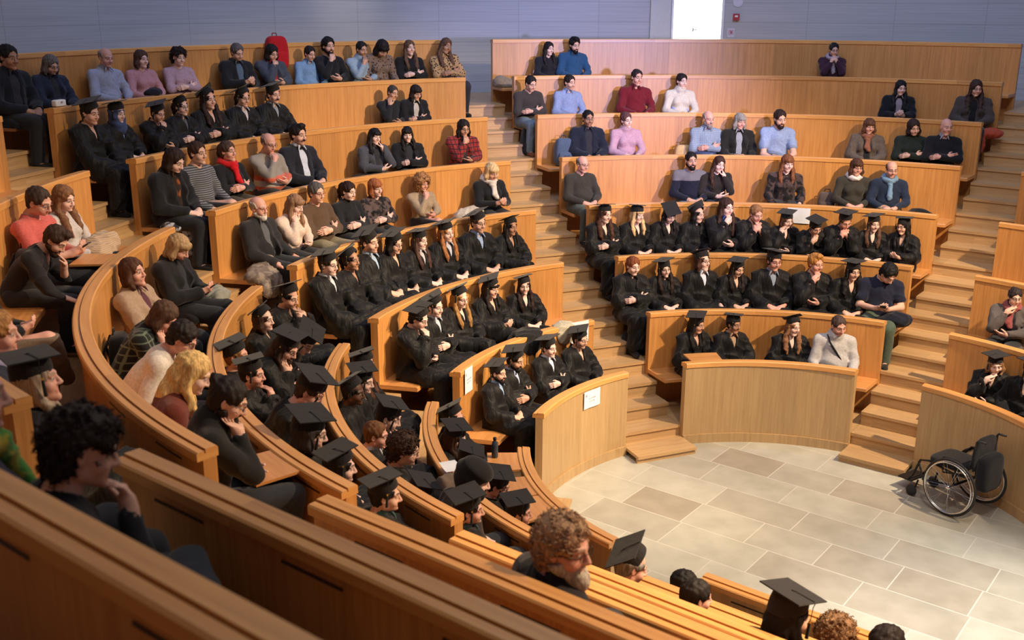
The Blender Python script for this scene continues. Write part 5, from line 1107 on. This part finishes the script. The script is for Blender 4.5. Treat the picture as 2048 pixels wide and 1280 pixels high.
backpack(6, -0.6290, -.46, FF[6], .26, .18, .40, '#1b1a1a', '#2c2a28', 'black backpack standing on the step under the pale jeans')
backpack(5, -1.9580, -.15, SEAT[5], .30, .16, .36, '#2a1f22', '#1a1416', 'dark brown backpack behind the salmon t-shirt')
backpack(4, -2.0861, -.10, SEAT[4], .26, .15, .34, '#17171a', '#101012', 'black backpack against the curved panel behind the plaid flannel shirt')
lump('folded_coat', 7, -0.6278, -.2, SEAT[7], [((0, 0, .04), (.19, .15, .09)), ((.08, .02, .09), (.12, .12, .09))], '#8a7d70', 'grey-beige folded coat on the bench at the left end of the top centre row', 'coat')
lump('fluffy_coat', 4, -0.8951, -.22, SEAT[4], [((0, 0, .07), (.19, .14, .11)), ((-.10, .04, .12), (.12, .11, .08))], '#c2b8aa', 'fluffy cream coat lying on the bench left of the white scarf', 'coat', .02, .009, 80)
lump('padded_jacket', 4, -1.5346, -.34, SEAT[4]-.02, [((-.05, 0, .06), (.17, .17, .11)), ((.12, .03, .05), (.17, .14, .08)), ((.05, .16, -.05), (.22, .07, .14)), ((-.08, .02, .15), (.10, .09, .07))], 'blotch:#6b5f57:#8a7d72', 'grey-brown padded jacket heaped on the bench end beside the white-bearded person', 'jacket', .02, .010, 50, cut=-.20)
lump('check_blanket', 5, -1.8220, -.42, SEAT[5]+.12, [((0, 0, .05), (.17, .15, .10)), ((.16, .03, .02), (.14, .12, .10)), ((-.08, .05, .09), (.10, .10, .07)), ((.10, .10, -.08), (.16, .08, .14))], 'check:#cbb093:#a08468', 'cream and beige check scarf bundled on the lap of the long-haired person', 'scarf', .022, .010, 55, cut=-.22)
lump('silver_jacket', 4, -1.7554, -.42, SEAT[4]+.10, [((0, .02, .02), (.15, .14, .08)), ((.10, .10, -.08), (.10, .07, .18))], '#8f8d82', 'silvery jacket on the lap of the fair-haired person with a phone', 'jacket', .02, .010, 60, cut=-.26)
lump('patterned_scarf', 5, -1.5828, -.34, SEAT[5], [((0, 0, .02), (.09, .12, .05)), ((-.10, .12, -.10), (.06, .07, .17)), ((-.12, .14, -.24), (.08, .06, .06))], 'blotch:#b9bcc6:#20242e', 'black, white and blue patterned scarf hanging off the fifth bench end', 'scarf', .012, .009, 60, cut=-.30)
lump('draped_shawl', 1, -0.9388, .06, HH[1]-.14, [((0, .0, .125), (.15, .085, .045)), ((0, .065, .04), (.14, .030, .12)), ((.0, -.07, .05), (.14, .03, .11))], '#b0a893', 'cream shawl draped over the rail left of the taped white sheet', 'shawl', .012, .008, 60, cut=-.1)
lump('draped_gown', 1, -1.0915, .10, HH[1]-.14, [((0, .0, .13), (.20, .11, .06)), ((0, .085, .04), (.19, .035, .14)), ((.04, -.10, .05), (.2, .05, .12))], '#161618', 'black gown draped over the rail between the second and front rows', 'gown', .014, .009, 50, cut=-.12)
lump('spilled_gown', 2, -0.5957, -.42, FF[2], [((0, 0, .10), (.14, .16, .20)), ((-.10, .05, .02), (.14, .15, .12))], '#161618', 'black gown bunched on the step under the auburn-haired graduate', 'gown', .02, .010, 50, rz=.2)
lump('orange_coat', 6, 0.3064, -.35, SEAT[6], [((0, 0, .03), (.18, .14, .07)), ((.12, .14, -.10), (.10, .06, .18)), ((.20, .18, -.22), (.14, .08, .05))], '#a8442e', 'orange-red coat spilling off the bench end under the grey-brown coat', 'coat', .016, .010, 50, cut=-.28)
lump('dark_bag', 4, 0.2241, -.22, SEAT[4], [((0, 0, .05), (.16, .11, .10)), ((-.10, .0, .03), (.12, .10, .07))], '#14151c', 'dark soft bag on the bench right of the light blue scarf', 'bag', .012)
lump('dark_bag', 6, -0.4365, -.22, SEAT[6], [((0, 0, .04), (.17, .10, .07))], '#15151a', 'flat dark bag on the bench left of the dark red shirt', 'bag', .010)
lump('dark_bag', 5, -1.0655, -.22, SEAT[5], [((0, 0, .05), (.16, .12, .09))], '#1a1618', 'dark bag on the bench left of the grey coat with black fringe', 'bag', .012)
lump('folded_jumper', 6, -1.3754, .10, HH[6], [((0, 0, .03), (.13, .07, .055))], '#1a1620', 'dark folded jumper on the rail below the pink cardigan', 'jumper', .010, cut=.004)
lump('navy_coat', 2, 0.2626, -.40, SEAT[2]+.10, [((0, 0, .04), (.19, .15, .09)), ((.12, .08, -.04), (.13, .10, .10))], '#141826', 'navy coat on the lap of the person bent over a phone', 'coat', .018, .010, 46, cut=-.14)
lump('teal_jacket', 1, -3.7438, -.28, SEAT[1], [((0, 0, .18), (.20, .11, .16)), ((-.14, .06, .10), (.09, .14, .07))], '#8aa8a0', 'pale teal jacket heaped on the near front bench beside the flat square board', 'jacket', .014)
lump('striped_coat', 1, -2.3179, .10, HH[1]-.10, [((0, 0, .10), (.17, .12, .06)), ((.0, -.10, .02), (.16, .05, .14)), ((0, .09, .05), (.16, .05, .10))], '#6a5648', 'brown coat laid over the curved rail below the white paper', 'coat', .012, .009, 50, cut=-.14)
def sheet(k, s, dr, z, w_, h_, label, flat=False, tilt=0, text=True):
    loc, r = onpt(k, s, dr, z); m = MB(); n = 6
    V = [(-w_/2+w_*i/n, .0035*math.sin(i*1.1)+.002, zz) for zz in (-h_/2, h_/2) for i in range(n+1)]
    V += [(x, y-.001, zz) for x, y, zz in V]; q = n+1
    F = [[i, i+1, i+1+q, i+q] for i in range(n)]+[[i+2*q+q, i+1+2*q+q, i+1+2*q, i+2*q] for i in range(n)]
    V2 = V; F += [[0, q, 3*q, 2*q], [n, 2*q+n, 3*q+n, q+n]]+[[i, i+2*q, i+1+2*q, i+1] for i in range(n)]+[[i+q, i+1+q, i+1+3*q, i+3*q] for i in range(n)]
    o = rawmesh('paper_sheet', V2, F, plain('paper', (.78, .80, .86), .6, noise=.02), loc=loc, label=label, cat='paper'); o.rotation_euler = (math.pi/2 if flat else tilt, 0, r)
    if text:
        b = MB()
        for (x0, x1, zz) in ((-.055, .055, .012), (-.038, .045, -.022)):
            x = x0; i = 0
            while x < x1: hh = .010 if i % 3 else .015; b.box((-x, .0075, zz+(hh-.01)/2), (.0055, .001, hh)); x += .0105; i += 1
        b.box((w_*.36, .0075, h_*.28), (.014, .001, .030)); b.build('printed_lines', plain('pale_ink', (.42, .45, .52), .7), o, label='faint printed lines and small emblem')
    return o
sheet(1, -1.4791, -.006, HH[1]-.145, .19, .27, 'white printed sheet taped at the left end of the panel behind the bearded graduate')
sheet(0, -1.0907, -.006, HH[0]-.165, .27, .20, 'white printed sheet taped on the low curved front barrier')
sheet(1, -0.8790, -.006, HH[1]-.105, .25, .26, 'white sheet taped on the panel behind the graduate with dark glasses', text=False)
sheet(3, -0.0543, -.006, HH[3]-.145, .30, .21, 'white sheet taped on the panel behind a graduate resting chin in hand', text=False)
sheet(1, -2.2543, .06, HH[1]+.055, .20, .14, 'white paper lying on the brown coat over the curved rail', True, text=False)
# white case on the dim rail, water bottle, phones
loc, r = onpt(6, -1.5694, .06, HH[6]+.003)
root = empty('white_case', loc, r, label='small white case standing on the rail at the dim upper left', cat='case'); rbox('case_body', .16, .07, .07, WHITE, root, (0, 0, .035), 6); rbox('clasp', .03, .01, .02, CHROME, root, (0, .036, .045), 5)
loc, r = onpt(0, -1.9148, .33, HH[0]-.018)
bt = empty('water_bottle', loc, r, label='small dark water bottle standing beside the open folding tablets', cat='bottle')
b = MB(); b.lathe([(.026, 0), (.030, .01), (.030, .12), (.024, .15), (.012, .165), (.012, .175)], 18); b.build('bottle_body', plain('dark_blue_plastic', (.03, .05, .08), .25), bt, True)
b = MB(); b.lathe([(.016, .172), (.016, .195), (0, .197)], 16); b.build('bottle_cap', BLACKM, bt, True)
def phone(lab, person_label):
    a = [p for p in PEOPLE if p[4] == person_label][0]; o = FIG[person_label]
    hx = np.array([[0, .345, .285]]); q = dict(hy=0, hp=0, hr=0, tw=a[16], l=a[17], sl=a[18], s=a[2])
    P = deform(hx, q)[0]; v = Matrix.Rotation(o.rotation_euler.z, 3, 'Z') @ Vector(P)+o.location
    e = empty('phone', tuple(v), label=lab, cat='phone'); e.rotation_euler = (math.radians(-55), 0, o.rotation_euler.z)
    rbox('phone_body', .074, .010, .150, plain('phone_black', (.02, .02, .025), .25), e, (0, 0, 0), 8)
    m = MB(); m.box((0, -.0055, 0), (.066, .001, .138)); m.build('screen', plain('phone_glass', (.03, .04, .07), .08), e)
for lab, pl in (('black phone held by the person in the salmon t-shirt', 'person in a salmon pink t-shirt with glasses looking down at a phone'), ('phone in the hands of the fair-haired person in black', 'person with short fair hair in a black coat looking at a phone'), ('phone held by the person bowed in the navy t-shirt', 'person in a navy t-shirt bent over a phone at the row end')): phone(lab, pl)
# bag strap over the white shawl-collar sweater
pl = 'person in a white shawl-collar sweater with a dark bag strap across the chest'; a = [p for p in PEOPLE if p[4] == pl][0]
b = MB(); pts = [(.09, .03, .53), (.07, .115, .46), (.0, .140, .36), (-.08, .135, .25), (-.15, .09, .13)]
pts = deform(np.array(pts), dict(hy=0, hp=0, hr=0, tw=a[16], l=a[17], sl=a[18], s=a[2])); b.tube([tuple(p) for p in pts], .011, 8); b.build('bag_strap', cloth('#16161a'), FIG[pl], True)
# ---------------------------------------------------------------- wheelchair
def wheelchair(loc, rz):
    root = empty('wheelchair', loc, rz, label='black folding-back wheelchair with two large spoked wheels parked by the right front barrier', cat='wheelchair')
    for sx in (-1, 1):
        M = Matrix.Rotation(math.pi/2, 3, 'Y') @ Matrix.Rotation(0, 3, 'X'); x = sx*.26; C_ = Vector((x, 0, .30)); tilt = sx*.05
        def ringp(r, dx, n=40): return [(x+dx-tilt*(r*math.sin(2*math.pi*i/n))*1, r*math.cos(2*math.pi*i/n), .30+r*math.sin(2*math.pi*i/n)) for i in range(n)]
        t = MB(); t.tube(ringp(.288, 0), .0125, 8, True); w = t.build('wheel', RUBBER, root, True)
        t = MB(); t.tube(ringp(.270, 0), .008, 6, True); t.build('rim', CHROME, w, True)
        t = MB(); t.tube(ringp(.262, sx*.028), .007, 8, True)
        t.build('handrim', CHROME, w, True)
        t = MB()
        for i in range(18):
            a = 2*math.pi*i/18; a2 = a+(.25 if i % 2 else -.25)
            t.tube([(x+(.02 if i % 2 else -.02), .02*math.cos(a), .30+.02*math.sin(a)), (x-tilt*.265*math.sin(a2), .265*math.cos(a2), .30+.265*math.sin(a2))], .0012, 4)
        t.build('spokes', CHROME, w)
        t = MB(); t.lathe([(0, -.035), (.020, -.035), (.024, -.01), (.024, .01), (.020, .035), (0, .035)], 16, (x, 0, .30), Matrix.Rotation(math.pi/2, 3, 'Y')); t.build('hub', CHROME, w, True)
        t = MB(); t.lathe([(.02, -.014), (.055, -.014), (.060, -.006), (.060, .006), (.055, .014), (.02, .014)], 20, (sx*.19, .47, .060), Matrix.Rotation(math.pi/2, 3, 'Y')); c = t.build('caster', RUBBER, root, True)
        t = MB(); t.tube([(sx*.19, .47, .06), (sx*.165, .44, .11), (sx*.165, .42, .19)], .010, 6); t.build('caster_fork', BLACKM, c, True)
        t = MB(); t.tube([(sx*.20, -.16, .62), (sx*.20, -.12, .44), (sx*.20, .02, .43), (sx*.19, .30, .46), (sx*.165, .42, .42), (sx*.15, .50, .22), (sx*.13, .56, .14)], .012, 8); t.tube([(sx*.20, .02, .43), (sx*.18, .0, .30), (sx*.17, .36, .22), (sx*.165, .44, .40)], .011, 8)
        t.build('side_frame', BLACKM, root, True)
        t = MB(); t.tube([(sx*.215, -.15, .44), (sx*.235, -.05, .60), (sx*.235, .12, .58), (sx*.22, .2, .46)], .010, 6); t.build('side_guard', BLACKM, root, True)
    t = MB(); t.tube([(-.25, 0, .30), (.25, 0, .30)], .014, 8); t.build('axle', BLACKM, root, True)
    rbox('seat_cushion', .40, .40, .075, cloth('#17171a'), root, (0, .13, .485), 5)
    rbox('backrest', .40, .05, .36, cloth('#191a22'), root, (0, -.17, .68), 4, .18)
    rbox('back_bag', .34, .13, .40, cloth('#16171f'), root, (0, -.25, .50), 4)
    t = MB(); t.box((0, .60, .13), (.28, .16, .014)); t.tube([(-.13, .56, .14), (.13, .56, .14)], .010, 6); t.build('footplate', BLACKM, root)
    t = MB(); t.tube([(-.17, -.175, .52), (-.17, -.175, .83), (-.17, -.19, .85), (-.17, -.27, .855)], .012, 8); t.build('push_handle', RUBBER, root, True)
    t = MB(); t.tube([(.17, -.175, .52), (.17, -.175, .83), (.17, -.19, .85), (.17, -.27, .855)], .012, 8); t.build('push_handle', RUBBER, root, True)
wheelchair((1.655, 1.335, 0), math.radians(50))
